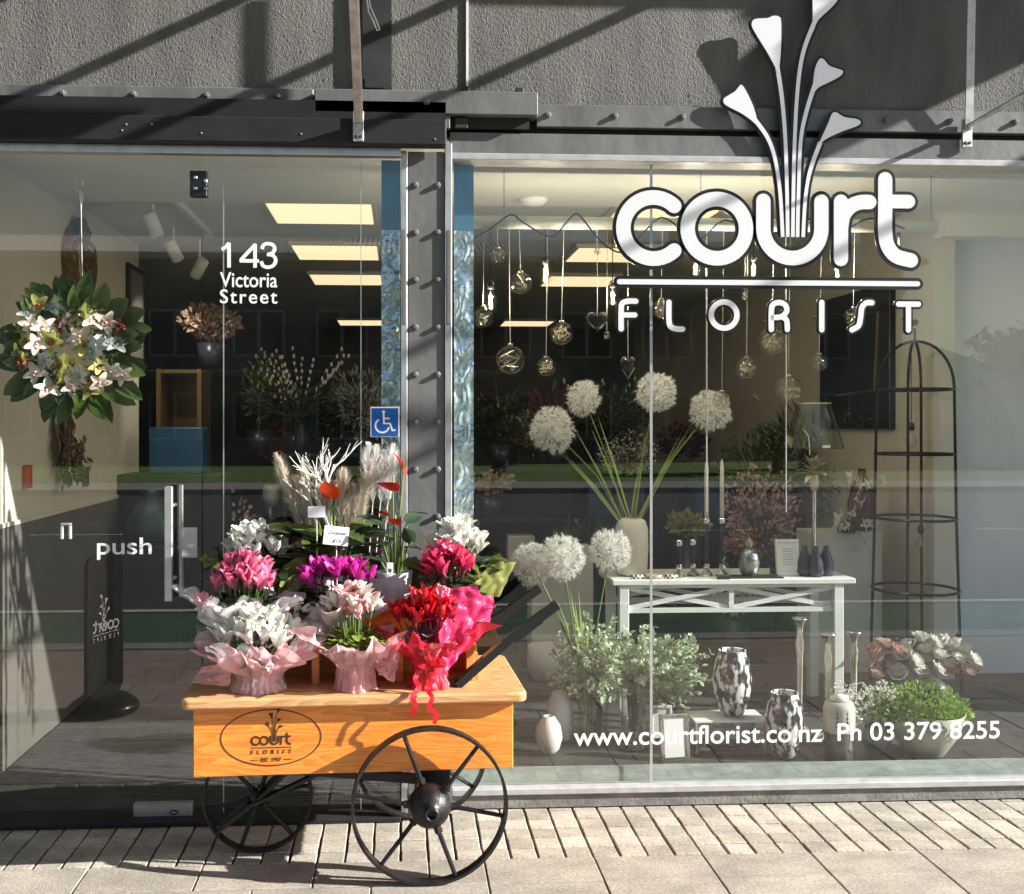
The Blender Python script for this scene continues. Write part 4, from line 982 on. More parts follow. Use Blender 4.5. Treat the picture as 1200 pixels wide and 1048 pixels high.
# hot pink cyclamen, right
t = thing('potted_cyclamen', 'hot pink cyclamen in rosy paper behind the red plant, right end of cart tier', 'potted flower', on_cart(527, -.40, T1), 0, GRP)
pot(t, .058, .09); wrap(t, 'wrap_hot', .078, .18, .15, 4, .2, .55, waist=.85)
sp = dome_spots(26, .09, .07, .25, .08); sp = [(x - .01, y, z) for x, y, z in sp]; stems(t, sp, .09, 'leaf_burgundy'); blooms(t, 'pet_hot', sp, 1.12); mound(t, 'leaf_dark', .12, .15, 75, .05, .075)
sheet(t, 'wrap_plum', [(-.20, -.06, .10), (-.08, -.10, .08), (-.10, -.06, .14), (-.17, -.04, .16)])
sheet(t, 'wrap_hot', [(.0, -.10, .10), (.14, -.06, .08), (.16, -.02, .17), (.04, -.05, .17)], ripple=.006)
sheet(t, 'wrap_white', [(.02, -.105, .13), (.05, -.11, .12), (.065, -.10, .175), (.035, -.09, .18)], 'paper_fold', .005)
# white cyclamens on the top tier
t = thing('potted_cyclamen', 'white cyclamen in olive green paper, left end of the top tier', 'potted flower', on_cart(300, -.20, T2), 0, GRP)
pot(t, .058, .09); wrap(t, 'wrap_green', .08, .235, .165, 4, .75, .5, waist=.85)
sp = dome_spots(30, .10, .08, .18, .08); stems(t, sp, .09); blooms(t, 'pet_white', sp, 1.2); mound(t, 'leaf_dark', .14, .13, 80, .06, .045)
sheet(t, 'wrap_green', [(.08, -.06, .0), (.14, -.05, .02), (.24, -.03, .13), (.10, -.03, .13)], ripple=.012)
t = thing('potted_cyclamen', 'white cyclamen in bright green paper, right end of the top tier by the column', 'potted flower', on_cart(537, -.18, T2), 0, GRP)
pot(t, .058, .09); wrap(t, 'wrap_green', .08, .215, .15, 4, .3, .55, waist=.85)
sp = dome_spots(28, .09, .075, .19, .085); stems(t, sp, .09); blooms(t, 'pet_white', sp, 1.2); mound(t, 'leaf_dark', .13, .12, 70, .06, .05)
sheet(t, 'wrap_green', [(.03, -.10, .03), (.15, -.09, .02), (.22, -.06, .15), (.08, -.08, .14)], ripple=.005)
sheet(t, 'wrap_green', [(-.05, -.10, .04), (-.03, -.11, .07), (-.13, -.10, .13), (-.15, -.09, .12)], ripple=.006)
sheet(t, 'grey_acrylic', [(-.155, .0, .06), (-.08, -.01, .05), (-.075, .03, .16), (-.15, .03, .20)], 'clear_sleeve', .003)
# anthuriums
def anthurium(name_label, px, y, z, spathes, leaves, m, potr=None, stemz=.07):
    t = thing('anthurium', name_label, 'potted flower', on_cart(px, y, z), 0, GRP)
    b = MB()
    for (p, rot, s) in spathes + leaves: b.tube([(p[0] * .12, p[1] * .12, stemz), (p[0] * .6, p[1] * .6, stemz + (p[2] - stemz) * .6), p], .0032, 6, False)
    for k in range(16):
        a = k * 2.4; b.tube([(.02 * math.cos(a), .02 * math.sin(a), stemz), (.05 * math.cos(a), .05 * math.sin(a), stemz + rnd(.1, .26))], [.003, .0016], 5, False)
    b.build('stems', 'stem_green', t)
    hearts(t, m, spathes, 'spathe')
    sd = MB()
    for (p, rot, s) in spathes: sd.tube([p, Vector(p) + Vector((.0, -.01, .045 * s / .09))], [.005, .003], 6)
    sd.build('spadix', 'pet_yellow', t); hearts(t, 'leaf_gloss' if potr is None else 'leaf_deep', leaves); return t
H = PI / 2
t = anthurium('red anthurium in a glossy white pot with price tag on the top tier', 462, -.22, T2,
    [((-.005, -.02, .43), (.5, .1, 2.6), .105), ((.035, .0, .50), (1.2, .2, 1.2), .085), ((.005, -.03, .30), (.6, -.1, 2.9), .07), ((-.03, .02, .33), (.4, .2, 2.0), .06)],
    [((.05, -.03, .31), (.5, .5, -.8), .075), ((.065, -.04, .235), (1.2, .4, 3.0), .07), ((-.06, .0, .30), (.5, -.3, 1.2), .09), ((.06, .03, .33), (.2, 0, -1.1), .08), ((-.04, -.03, .22), (.2, 0, 1.0), .09), ((.03, .03, .2), (.2, 0, -2), .08), ((-.05, -.05, .16), (.3, 0, 1.5), .09)], 'pet_red', .06)
pot(t, .072, .115); MB().bbox(-.028, -.004, -.052, -.050, .11, .155, .001).build('plant_tag', 'card', t)
MB().box(-.022, -.010, -.0526, -.0522, .118, .132).build('tag_print', 'leaf_mid', t)
sheet(t, 'wrap_white', [(-.11, -.06, .0), (.02, -.085, .0), (.0, -.08, .09), (-.12, -.05, .10)], ripple=.012)
t = anthurium('orange red anthurium with broad green leaves in the middle of the top tier', 388, -.20, T2,
    [((.0, -.02, .40), (.9, .0, 2.9), .10), ((.02, -.01, .41), (.8, .5, 1.5), .075)],
    [((-.03, -.03, .245), (.25, .2, 1.3), .16), ((.05, -.04, .22), (.1, -.2, -1.5), .15), ((.02, .03, .20), (.2, 0, -.5), .14), ((-.05, -.04, .16), (.4, 0, 1.9), .14), ((.04, -.06, .15), (.3, 0, -2.2), .14), ((-.02, .05, .26), (.2, .1, .3), .13), ((.09, .0, .28), (.3, .2, -.9), .10)], 'terracotta')
HL['spathe_o'] = None
for ch in t.children:
    if ch.name.startswith('spathe'): ch.data = ch.data.copy(); ch.data.materials[0] = mat('pet_orange', (.72, .07, .02), .4, island=.1, trans=.25) if 'pet_orange' not in MATS else MATS['pet_orange']
pot(t, .062, .10)
for k in range(26):
    a = k * 2.4 + rnd(-.3, .3); r_ = rnd(.05, .15); hearts(t, R.choice(('leaf_gloss', 'leaf_deep', 'leaf_mid')), [((r_ * math.cos(a), r_ * math.sin(a) * .6 - .02, rnd(.08, .27)), (rnd(-.1, .7), rnd(-.3, .3), a - PI / 2), rnd(.08, .15))])
# coral branches and pampas in a vase behind
t = thing('dried_arrangement', 'white coral branches and pampas plumes standing behind the cart plants', 'dried flowers', on_cart(392, -.115, T2), 0)
MB().lathe([(.045, 0), (.055, .10), (.035, .23), (.04, .25)], 20).build('vase', 'ceramic_white', t, True)
b = MB()
def branch(b, p, d, L, r, lev):
    q = p + d * L; b.tube([p, (p + q) / 2 + rdir() * L * .05, q], [r, r * .85, r * .6], 5, lev == 0)
    if lev:
        for k in range(2 if lev > 1 else 3):
            dd = (d + rdir() * .75 + Vector((0, 0, .25))).normalized(); branch(b, p + d * L * rnd(.55, 1), dd, L * rnd(.5, .75), r * .65, lev - 1)
for k in range(6): branch(b, Vector((-.01, 0, .24)), Vector((rnd(-.55, .3), rnd(-.2, .1), 1)).normalized(), rnd(.16, .24), .0075, 3)
b.build('coral_branches', 'twig_white', t)
def plume(par, base, d, L, W, m='pampas', n=900, nm='plume'):
    b = MB(); d = Vector(d).normalized(); base = Vector(base); b.tube([base - d * .2, base + d * L * .8], [.002, .0012], 5)
    for i in range(n):
        tt = rnd(0, 1); q = base + d * L * tt; ww = W * math.sin(PI * min(1, .12 + tt * .85)) ** .7
        o_ = rdir(); o_ = (o_ - d * o_.dot(d)).normalized(); e = q + o_ * ww * rnd(.5, 1) + d * ww * 1.4 * rnd(.6, 1.1)
        s_ = d.cross(o_) * .0024; b.add([q - s_, q + s_, e], [(0, 1, 2)])
    b.build(nm, m, par)
for dx, dz, wx in ((-.34, .04, .05), (-.20, -.02, .05), (.06, -.04, .055), (.22, -.05, .055), (-.26, -.06, .05), (.14, -.10, .05), (-.06, -.08, .05)):
    plume(t, (dx * .35, .01, .24), (dx, -.05, 1), .30 + dz, wx)
for dx in (.16, .20, .24, .28): plume(t, (dx * .75, .02, .37), (dx * .35, 0, 1), .22 + rnd(-.02, .02), .045, 'dandelion', 600, 'white_plume')
# price cards
def card(label, px, py, y, wpx, hpx, stickz, txt=None, tilt=0, dy=0, shear=.0):
    q = P(px, py, y); k = (y + 4.2) / FPX; t = thing('price_card', label, 'price card', (q.x, y, stickz)); zc = q.z - stickz
    M = T(0, 0, zc) @ Matrix.Rotation(tilt, 4, 'Y') @ Rx(-.15)
    MB().box(-wpx * k / 2, wpx * k / 2, -.0012, 0, -hpx * k / 2, hpx * k / 2, M).build('card', 'card', t)
    MB().tube([(0, .003, zc - .003), (.004, .004, 0)], .0022, 6).build('stick', 'wax', t)
    if txt:
        for i, s_ in enumerate(txt):
            ww = wpx * k * (.36 if i == 0 else .16); hh = hpx * k * .11; z_ = hpx * k * (.12 - .42 * i)
            o = text_fit(s_, 'ink', -ww, ww, z_ - hh, z_ + hh, -.0016, t, .0, shear=.5, thick=.0003); o.matrix_local = M
card('small blank white price card on a stick between the anthuriums', 371, 600, -.30, 20, 13, T2 - .1)
card('lilac price card with handwriting above the magenta cyclamen', 394, 628, -.385, 29, 22, T1 + .09, ('Cyclamen', '$15'), .1)
card('lilac price card lying tilted over the red cyclamen', 489, 697, -.44, 30, 9, TOPZ + .2, ('Cyclamen',), -.28)

# ------------------------------------------------------------------ magnolia wreath inside the door
WYD = DY + .07
wc = P(87, 410, WYD); KW = (WYD + 4.2) / FPX
wr = thing('magnolia_wreath', 'magnolia leaf wreath with yellow and white orchids hung on the glass door', 'wreath', wc)
b = MB(); n = 40; rr = .155
b.tube([(rr * math.cos(2 * PI * k / n), 0, rr * math.sin(2 * PI * k / n)) for k in range(n + 1)], .028, 8, False); b.build('ring_base', 'twig_brown', wr)
lm = MB().petal(Matrix.Identity(4), 1, .46, .25, .35, 6, .08, .22).mesh('leaf', 'leaf_gloss', True); lm2 = MB().petal(Matrix.Identity(4), 1, .46, -.2, .35, 6, .08, .22).mesh('leaf', 'leaf_gloss', True)
for lay, (r_, cnt, sz, yy) in enumerate(((.165, 24, .155, .012), (.15, 22, .145, -.012), (.12, 16, .12, -.03))):
    for k in range(cnt):
        a = 2 * PI * k / cnt + rnd(-.12, .12) + lay * .13
        ang = a + rnd(-.5, .5)
        d = Vector((math.cos(ang), -rnd(.05, .35), math.sin(ang))).normalized(); nrm = Vector((rnd(-.3, .3), -1, rnd(-.3, .3))); xx = d.cross(nrm).normalized(); zz = xx.cross(d)
        M = Matrix(((xx.x, d.x, zz.x), (xx.y, d.y, zz.y), (xx.z, d.z, zz.z)))
        o = link('leaf', R.choice((lm, lm2)), wr, (r_ * math.cos(a), yy, r_ * math.sin(a)), M.to_euler()); s_ = sz * rnd(.8, 1.15); o.scale = (s_, s_, s_)
def orchid_mesh(m, lip):
    b = MB()
    for k in range(5): b.petal(Rz(2 * PI * k / 5 + (.2 if k % 2 else 0)) @ T(0, .004, 0) @ Rx(rnd(.2, .55)), .044, .030, rnd(-.7, -.1), .25, 4, .3, .4)
    o = b.mesh('orchid', m, True); l = MB(); l.petal(Rz(PI) @ T(0, .002, .004) @ Rx(.7), .024, .02, -1.2, .5, 3, .5, .4); l.ball((0, 0, .006), .006, 8, 5)
    return o, l.mesh('lip', lip, True)
OA, OB = orchid_mesh('pet_yellow', 'terracotta'), orchid_mesh('pet_orchid', 'pet_rose')
OC = orchid_mesh('leaf_silver', 'leaf_silver')
for px, py, kind in ((52, 360, 0), (82, 375, 1), (103, 372, 0), (113, 378, 1), (46, 383, 1), (67, 400, 0), (30, 418, 0), (52, 405, 1), (78, 428, 0), (50, 437, 1), (74, 447, 0), (133, 436, 1), (110, 457, 0), (90, 452, 1), (117, 405, 2), (126, 398, 2), (112, 412, 2), (98, 395, 1), (146, 440, 1), (90, 425, 0), (140, 405, 2), (60, 385, 1), (70, 362, 2), (120, 430, 0), (64, 455, 1), (98, 440, 2), (38, 400, 0), (128, 380, 1), (104, 405, 0), (84, 398, 2), (60, 425, 2), (122, 448, 1), (40, 370, 2)):
    me, lp = (OA, OB, OC)[kind]; o = link('orchid', me, wr, ((px - 87) * KW, -.062 + rnd(-.015, .01), (410 - py) * KW), (PI / 2 + rnd(-.8, .6), rnd(-.7, .7), rnd(-.6, .6))); s_ = rnd(.9, 1.22); o.scale = (s_, s_ * rnd(.85, 1), s_); link('lip', lp, o)
b = MB()
for i in range(320):
    a = rnd(0, 2 * PI); r_ = rnd(.05, .19); b.leaf((r_ * math.cos(a), -.045, r_ * math.sin(a)), (math.cos(a) + rnd(-.8, .8), -.6, math.sin(a) + rnd(-.8, .8)), rnd(.02, .05), rnd(.006, .016))
b.build('filler_leaves', 'leaf_mid', wr)
b = MB()
for i in range(120):
    px, py = R.choice(((75, 385), (35, 425), (112, 445), (125, 380), (140, 384))); b.leaf(((px - 87) * KW + rnd(-.02, .02), -.05, (410 - py) * KW + rnd(-.015, .015)), rdir() + Vector((0, -.4, 0)), .035, .016)
b.build('dried_leaves', 'terracotta', wr)
b = MB()
for i in range(26):
    a = rnd(.6, 1.3); p0 = Vector((rnd(0, .08), -.05, rnd(.09, .16))); b.tube([p0, p0 + Vector((rnd(.02, .09), -.02, rnd(-.02, .04)))], .0018, 4)
b.build('moss_sprigs', 'leaf_lime', wr)
hk = P(92, 216, DY + .012); t = thing('suction_hook', 'clear suction hook with white string on the glass door above the wreath', 'hook', hk)
MB().lathe([(.022, 0), (.02, .005), (.008, .012), (.0001, .013)], 18, M=Rx(-PI / 2)).build('suction_cup', 'clear', t, True)
MB().bbox(-.018, .018, .001, .018, -.028, .02, .004).build('hook_body', 'clear', t)
MB().tube([(-.004, .02, -.01), (.002, .025, -.07), (0, wc.y - hk.y, wc.z - hk.z + .14)], .0018, 6).build('string', 'vinyl_white', t)
MB().tube([(.004, .02, -.01), (.008, .025, -.05), (.002, .03, -.09)], .0018, 6).build('string', 'vinyl_white', t)

# ------------------------------------------------------------------ window display
PF = .130                                   # platform level
def stand(px, py, zf=PF):
    """world point on a horizontal level zf under a photo pixel"""
    a, b_ = (px - HX) / FPX, (HY - py) / FPX
    d = Vector((math.sin(YAW) + a * math.cos(YAW), math.cos(YAW) - a * math.sin(YAW), b_)); return CAM + d * ((zf - CAM.z) / d.z)
def vase(name, label, prof, m, loc, cat='vase', n=28, group=None, **k):
    b = MB(); b.lathe(prof, n, **k); return onesurf(name, b, m, label, cat, loc, group, True)
# white console table
TY = .82; tx0, tx1 = PX(718, TY), PX(1003, TY); TZ = PZ(860, 679, TY); tw = tx1 - tx0
tb_ = thing('console_table', 'white console table with crossed lattice apron inside the window', 'table', ((tx0 + tx1) / 2, TY + .19, PF))
h = TZ - PF; W2 = tw / 2
MB().bbox(-W2, W2, -.19, .19, h - .028, h, .004).build('tabletop', 'white_paint', tb_)
for x in (-W2 + .06, W2 - .08):
    for y in (-.155, .155): MB().bbox(x - .024, x + .024, y - .024, y + .024, 0, h - .0285, .003).build('leg', 'white_paint', tb_)
za, zb_ = h - .155, h - .045
for y in (-.155, .155):
    MB().box(-W2 + .085, W2 - .105, y - .010, y + .010, za - .012, za + .010).build('apron_rail', 'white_paint', tb_)
    MB().box(-W2 + .085, W2 - .105, y - .010, y + .010, zb_, h - .029).build('apron_rail', 'white_paint', tb_)
    xm_ = -.01; MB().box(xm_ - .012, xm_ + .012, y - .011, y + .009, za + .0105, zb_ - .0005).build('apron_post', 'white_paint', tb_)
    for xa, xb in ((-W2 + .085, xm_ - .013), (xm_ + .013, W2 - .105)):
        MB().bar((xa, y - .004, za + .012), (xb, y - .004, zb_ - .002), .022, .008, (0, 1, 0)).build('cross_bar', 'white_paint', tb_)
        MB().bar((xa, y + .0045, zb_ - .002), (xb, y + .0045, za + .012), .022, .008, (0, 1, 0)).build('cross_bar', 'white_paint', tb_)
def seedhead():
    b = MB(); 
    for i in range(800):
        d = rdir(); e = d * rnd(.74, 1.0) * (1 + .14 * noise.noise(d * 2.2)); a = d.cross(rdir()).normalized(); s_ = a * .009
        b.add([d * .08 - s_, d * .08 + s_, e], [(0, 1, 2)])
        for k in range(7):
            q = (d + rdir() * .75).normalized(); c = e + q * rnd(.14, .24); s2 = q.cross(d).normalized() * .013; b.add([e - s2, e + s2, c], [(0, 1, 2)])
    b.ball((0, 0, 0), .12, 8, 6); return b.mesh('seed_head', 'dandelion')
SH = [seedhead(), seedhead(), seedhead()]
def dandelions(t, heads, mouth, y, RH, blades):
    k = (y + 4.2) / FPX; b = MB(); o0 = t.location
    for i, (px, py, dy) in enumerate(heads):
        p = P(px, py, y + dy) - o0; m_ = Vector((mouth[0] + rnd(-.02, .02), mouth[1] + rnd(-.02, .02), mouth[2]))
        b.tube([m_ - Vector((0, 0, .12)), m_ + (p - m_) * .45 + Vector((rnd(-.01, .01), 0, .015)), p], .0035, 6)
        o = link('seed_head', SH[i % 3], t, p, (rnd(0, 3), rnd(0, 3), 0)); q_ = RH * rnd(.86, 1.1); o.scale = (q_ * rnd(.94, 1.05), q_, q_ * rnd(.9, 1.04))
    b.build('stems', 'stem_green', t)
    g = MB()
    for px, py in blades:
        p = P(px, py, y + rnd(-.04, .04)) - o0; m_ = Vector((mouth[0] + rnd(-.02, .02), mouth[1] + rnd(-.02, .02), mouth[2] - .08)); c = m_ + (p - m_) * .55 + Vector((0, 0, .02))
        a = Vector((.007, .003, 0)); g.add([m_ - a * .6, m_ + a * .6, c + a, c - a, p], [(0, 1, 2, 3), (3, 2, 4)])
    g.build('grass_blades', 'grass_blade', t)
vy = TY + .17; vb = P(740, 677, vy); vb.z = TZ
t = thing('dandelion_arrangement', 'four white dandelion heads in a cream vase on the console table', 'arrangement', vb)
vh = PZ(743, 607, vy) - TZ
MB().lathe([(.055, 0), (.078, .01), (.085, vh * .5), (.084, vh * .8), (.07, vh * .95), (.048, vh), (.04, vh - .012), (.04, vh * .5), (.0001, vh * .5)], 28).build('vase', 'ceramic_cream', t, True)
dandelions(t, ((647, 504, -.08), (684, 467, .02), (769, 460, -.06), (832, 482, .0)), (0, 0, vh), vy, .098, ((662, 532), (672, 500), (700, 486), (757, 500), (750, 540), (800, 505), (812, 495), (806, 508), (655, 528), (692, 500)))
ey = .42; eb = P(690, 880, ey); eb.z = PF
t = thing('dandelion_arrangement', 'three white dandelion heads in a tall glass cylinder behind the cart handles', 'arrangement', eb)
MB().lathe([(.046, .0), (.048, .01), (.048, .28), (.046, .28), (.046, .012), (.0001, .011)], 28).build('vase', 'clear', t, True)
dandelions(t, ((624, 661, 0), (659, 653, -.06), (715, 645, .03)), (0, 0, .27), ey, .098, ((640, 690), (652, 700), (668, 690), (678, 690), (665, 720), (690, 730), (673, 700)))
b = MB()
for k in range(6): b.tube([(rnd(-.03, .03), rnd(-.02, .02), .012), (rnd(-.02, .02), rnd(-.02, .02), .28)], .003, 5)
b.build('stalks', 'grass_blade', t)
# eucalyptus bunches in glass vases
def euc(label, px, y, cz_px, rx, rz, n, base_px, vr, vh, m='leaf_euc', seed=1):
    q = P(base_px, 880, y); q.z = PF; t = thing('eucalyptus_bunch', label, 'foliage', q)
    c = P(px, cz_px, y) - q
    MB().lathe([(vr * .9, .0), (vr, .012), (vr * .97, vh), (vr * .93, vh), (vr * .93, .016), (.0001, .015)], 28).build('vase', 'clear', t, True)
    sm, lf = MB(), MB()
    for i in range(n):
        d = rdir(); d.z = d.z * .9 + .15; rr_ = rnd(.45, 1.1); tip = c + Vector((d.x * rx * rr_, d.y * rx * .75 * rr_, d.z * rz * rr_))
        m0 = Vector((rnd(-.5, .5) * vr, rnd(-.5, .5) * vr, vh * .95)); mid = m0 + (tip - m0) * .55 + Vector((0, 0, .02))
        sm.tube([m0 - Vector((m0.x * .5, 0, vh * .8)), m0, mid, tip], [.002, .002, .0015, .0008], 4, False)
        for k in range(13):
            u = .35 + .65 * k / 12; p = m0 + (tip - m0) * u + Vector((0, 0, .02 * math.sin(PI * u)))
            for s_ in (0, 1): lf.leaf(p, rdir() + (tip - m0).normalized() * .5, rnd(.020, .034), rnd(.014, .023), .15)
    sm.build('stems', 'twig_brown', t); lf.build('leaves', m, t)
euc('blue green eucalyptus foliage in a clear vase, left bunch in the window', 696, .46, 786, .20, .225, 170, 700, .05, .26)
euc('pale eucalyptus foliage in a clear vase behind the web address', 775, .50, 790, .235, .215, 200, 742, .055, .24)
b = MB(); q = P(742, 885, .33); q.z = PF
t = thing('wire_vase', 'clear footed glass vase with looping wire at its base', 'vase', q)
MB().lathe([(.05, 0), (.052, .004), (.012, .016), (.014, .03), (.05, .08), (.06, .17), (.057, .17), (.047, .085), (.0001, .04)], 24).build('bowl', 'clear', t, True)
for k in range(5): b.tube([(.055 * math.cos(a) * (1 + .2 * math.sin(3 * a + k)), .055 * math.sin(a), .012 + .012 * (1 + math.sin(2 * a + k))) for a in [2 * PI * i / 20 for i in range(21)]], .0014, 5, False)
b.build('wire', 'silver', t)
# ceramics near the glass
p = stand(657, 868); vase('cream_vase', 'tall cream ceramic vase with slanted shoulder behind the round one', [(.05, 0), (.062, .02), (.064, .10), (.055, .17), (.036, .215), (.030, .22), (.026, .2), (.0001, .19)], 'ceramic_white', (p.x, p.y + .02, PF))
p = stand(643, 884); vase('round_vase', 'small round cream bottle vase beside the cart', [(.022, 0), (.046, .025), (.060, .075), (.052, .125), (.026, .165), (.020, .168), (.017, .15), (.0001, .14)], 'ceramic_white', (p.x, p.y, PF))
for lb, px, py, sc_ in (('black and white mottled glass vase raised on a glass stand', 858, 838, 1.0), ('black and white mottled glass vase on the platform beside the lidded jar', 920, 893, 1.0)):
    zf = PF if py > 860 else PF + .155; p = stand(px, py, zf); p.y += .06 if py > 860 else 0; p.x += .02 if py > 860 else 0
    prof = [(.038, 0), (.055, .012), (.085, .10), (.090, .17), (.078, .25), (.062, .285), (.064, .295), (.058, .29), (.066, .25), (.0001, .2)]
    vase('mottled_vase', lb, [(r * .94 * (p.y + 4.2) / 4.5, z * .98 * (p.y + 4.2) / 4.5) for r, z in prof], 'mottled', p, group=None)
p = stand(858, 838, PF + .155); t = thing('glass_stand', 'low glass display stand with dark tray under the mottled vase', 'stand', (p.x - .03, p.y, PF))
MB().bbox(-.17, .17, -.09, .09, 0, .012, .002).build('tray', 'tray_dark', t); MB().bbox(-.16, .16, -.085, .085, .145, .1545, .001).build('shelf', 'white_paint', t)
for x in (-.15, .15):
    for y in (-.075, .075): MB().box(x - .004, x + .004, y - .004, y + .004, .0125, .1445).build('post', 'silver', t)
for i, x in enumerate((-.10, .0, .09)):
    g_ = MB(); g_.lathe([(.028, 0), (.028, .003), (.004, .01), (.004, .05), (.03, .08), (.034, .12), (.03, .12), (.002, .055)], 18)
    onesurf('goblet', g_, 'champagne' if i == 0 else 'clear', ('gold tinted goblet on the dark tray', 'clear stemmed glass on the dark tray beside the gold goblet', 'clear stemmed glass at the right end of the dark tray')[i], 'glass', (p.x - .03 + x, p.y - .02, PF + .0125), None, True)
def frame(name, label, px, py0, py1, wpx, y, zf, m='ceramic_white', lean=-.14, paper='paper', yaw=0, lines=True):
    k = (y + 4.2) / FPX; hh = (py1 - py0) * k / math.cos(lean); ww = wpx * k; q = P(px, py1, y); t = thing(name, label, 'picture frame', (q.x, y, zf), yaw); t.rotation_euler = (lean, 0, yaw)
    MB().bbox(-ww / 2, ww / 2, 0, .012, 0, hh, .002).build('backboard', m, t); bd = .13 * ww
    f = MB()
    for a in ((-ww / 2, ww / 2, 0, bd), (-ww / 2, ww / 2, hh - bd, hh)): f.bbox(a[0], a[1], -.008, -.0005, a[2], a[3], .002)
    for a in ((-ww / 2, -ww / 2 + bd), (ww / 2 - bd, ww / 2)): f.bbox(a[0], a[1], -.0075, -.0004, bd + .0005, hh - bd - .0005, .002)
    f.build('moulding', m, t); MB().box(-ww / 2 + bd, ww / 2 - bd, -.003, -.0006, bd, hh - bd).build('print', paper, t)
    if lines:
        l = MB()
        for i in range(7): l.box(-ww * .22, ww * (.18 if i % 2 else .24), -.0036, -.0031, hh * (.72 - .07 * i), hh * (.72 - .07 * i) + .0025)
        l.build('printed_lines', 'dry_grey', t)
    return t
p = stand(792, 892); frame('photo_frame', 'small silver rimmed photo frame leaning behind the web address', 792, 838, 892, 36, p.y, PF, 'silver', -.12, 'paper', .12, False)
p = stand(775, 875); frame('photo_frame', 'cream block frame behind the leaning silver frame', 775, 832, 872, 26, p.y + .1, PF, 'ceramic_white', -.05, 'paper', 0, False)
# candlesticks
CAND = [(.050, 0), (.052, .006), (.044, .014), (.018, .03), (.012, .06), (.018, .09), (.013, .11), (.016, .30), (.022, .36), (.014, .40), (.020, .43), (.034, .455), (.036, .46), (.012, .462), (.0001, .462)]
for lb, px, ptop, y, zf in (('tall silver candlestick standing under the right table end', 937, 724, .55, PF), ('silver candlestick with wide cup in front of the table leg', 970, 742, .42, PF), ('silver candlestick beside the blush roses', 1001, 740, .75, PF)):
    z1 = PZ(px, ptop, y) - zf; vase('candlestick', lb, [(r * 1.0, z * z1 / .462) for r, z in CAND], 'silver', (PX(px, y), y, zf), 'candlestick', 20)
p = stand(988, 897); t = thing('lidded_jar', 'white lidded jar with black tree print and grey base', 'jar', (p.x + .02, p.y + .085, PF))
MB().lathe([(.058, 0), (.06, .004), (.06, .10)], 32).build('base', 'smoke_glass', t, True); MB().lathe([(.057, .0), (.0565, .10), (.0001, .1)], 32).build('candle_fill', 'concrete_pot', t)
MB().lathe([(.062, .1005), (.0635, .105), (.0635, .185), (.055, .205), (.036, .208), (.0001, .208)], 32).build('body', 'jar_glaze', t, True)
MB().lathe([(.033, .209), (.038, .214), (.036, .226), (.0001, .232)], 24).build('lid', 'ceramic_white', t, True)
tr_ = MB()
for a0 in (-2.1, -1.45):
    tr_ = MB()
    for i in range(9):
        zz = .115 + .008 * i; hw = (.009 if i % 2 else .003) * (1 - i / 11); c_ = lambda a, z: (.0642 * math.cos(a), .0642 * math.sin(a), z)
        tr_.add([c_(a0 - hw / .064, zz), c_(a0 + hw / .064, zz), c_(a0, zz + .011)], [(0, 1, 2)])
    tr_.build('tree_print', 'sign_edge', t)
t.scale = (1.03, 1.03, 1.2)
# bowl planter, ribbed pot with white sprays, roses and peonies
p = stand(1092, 892); t = thing('bowl_planter', 'wide grey bowl planted with lime green boxwood behind the phone number', 'planter', (p.x + .02, p.y + .10, PF))
MB().lathe([(.075, 0), (.08, .006), (.14, .10), (.165, .19), (.158, .19), (.13, .12), (.0001, .12)], 36).build('bowl', 'concrete_pot', t, True)
b = MB()
for i in range(2600):
    d = rdir(); d.z = abs(d.z); q = Vector((d.x * .235 - .03, d.y * .15, .17 + d.z * .13)) * 1.0; q = Vector((q.x * rnd(.5, 1), q.y * rnd(.5, 1.05), .15 + (q.z - .15) * rnd(.3, 1.05))); b.leaf(q, d + rdir() * .8 + Vector((0, 0, .3)), rnd(.016, .028), rnd(.010, .016))
b.build('leaves', 'leaf_box', t)
b = MB(); b.ball((.05, .04, .25), .075, 18, 12); b.build('moss_ball', 'leaf_deep', t, True)
p = stand(1035, 885); t = thing('ribbed_pot', 'ribbed grey pot of white gypsophila sprays next to the bowl planter', 'potted plant', (p.x, p.y + .06, PF))
MB().lathe([(.045, 0), (.06, .05), (.055, .10), (.05, .11), (.045, .1), (.0001, .09)], 40, ripple=.03, k=18).build('pot', 'concrete_pot', t, True)
b, f = MB(), MB()
for i in range(60):
    e = Vector((rnd(-.17, .07), rnd(-.09, .08), rnd(.15, .27))); b.tube([(rnd(-.02, .02), rnd(-.02, .02), .1), e * .6 + Vector((0, 0, .06)), e], .001, 4, False)
    for k in range(9):
        q = e + rdir() * .028
        for j in range(3): f.leaf(q, rdir(), .012, .009)
b.build('stems', 'stem_green', t); f.build('blossom', 'pet_white', t)
def rose_mesh(m, R0, nm='bloom'):
    b = MB()
    for ring, (cnt, tilt, L, W) in enumerate(((3, 82, .55, .5), (5, 68, .7, .65), (6, 50, .85, .8), (7, 28, .95, .85))):
        for k in range(cnt): b.petal(Rz(2 * PI * k / cnt + ring * .5 + rnd(-.15, .15)) @ T(0, .08 * R0, .03 * R0 * (3 - ring)) @ Rx(math.radians(tilt + rnd(-6, 6))), L * R0, W * R0, .35, .35, 4, .55, .35, .02 * R0)
    return b.mesh(nm, m, True)
RW, RB = rose_mesh('pet_white', .055), rose_mesh('pet_rose', .05)
fy = .98; q = P(1075, 800, fy); t = thing('rose_bunch', 'bunch of white peonies and blush roses beside the wire obelisk', 'bouquet', (q.x, fy, PF))
MB().lathe([(.07, 0), (.09, .02), (.10, .2), (.09, .22), (.085, .2), (.0001, .18)], 28).build('pot', 'concrete_pot', t, True)
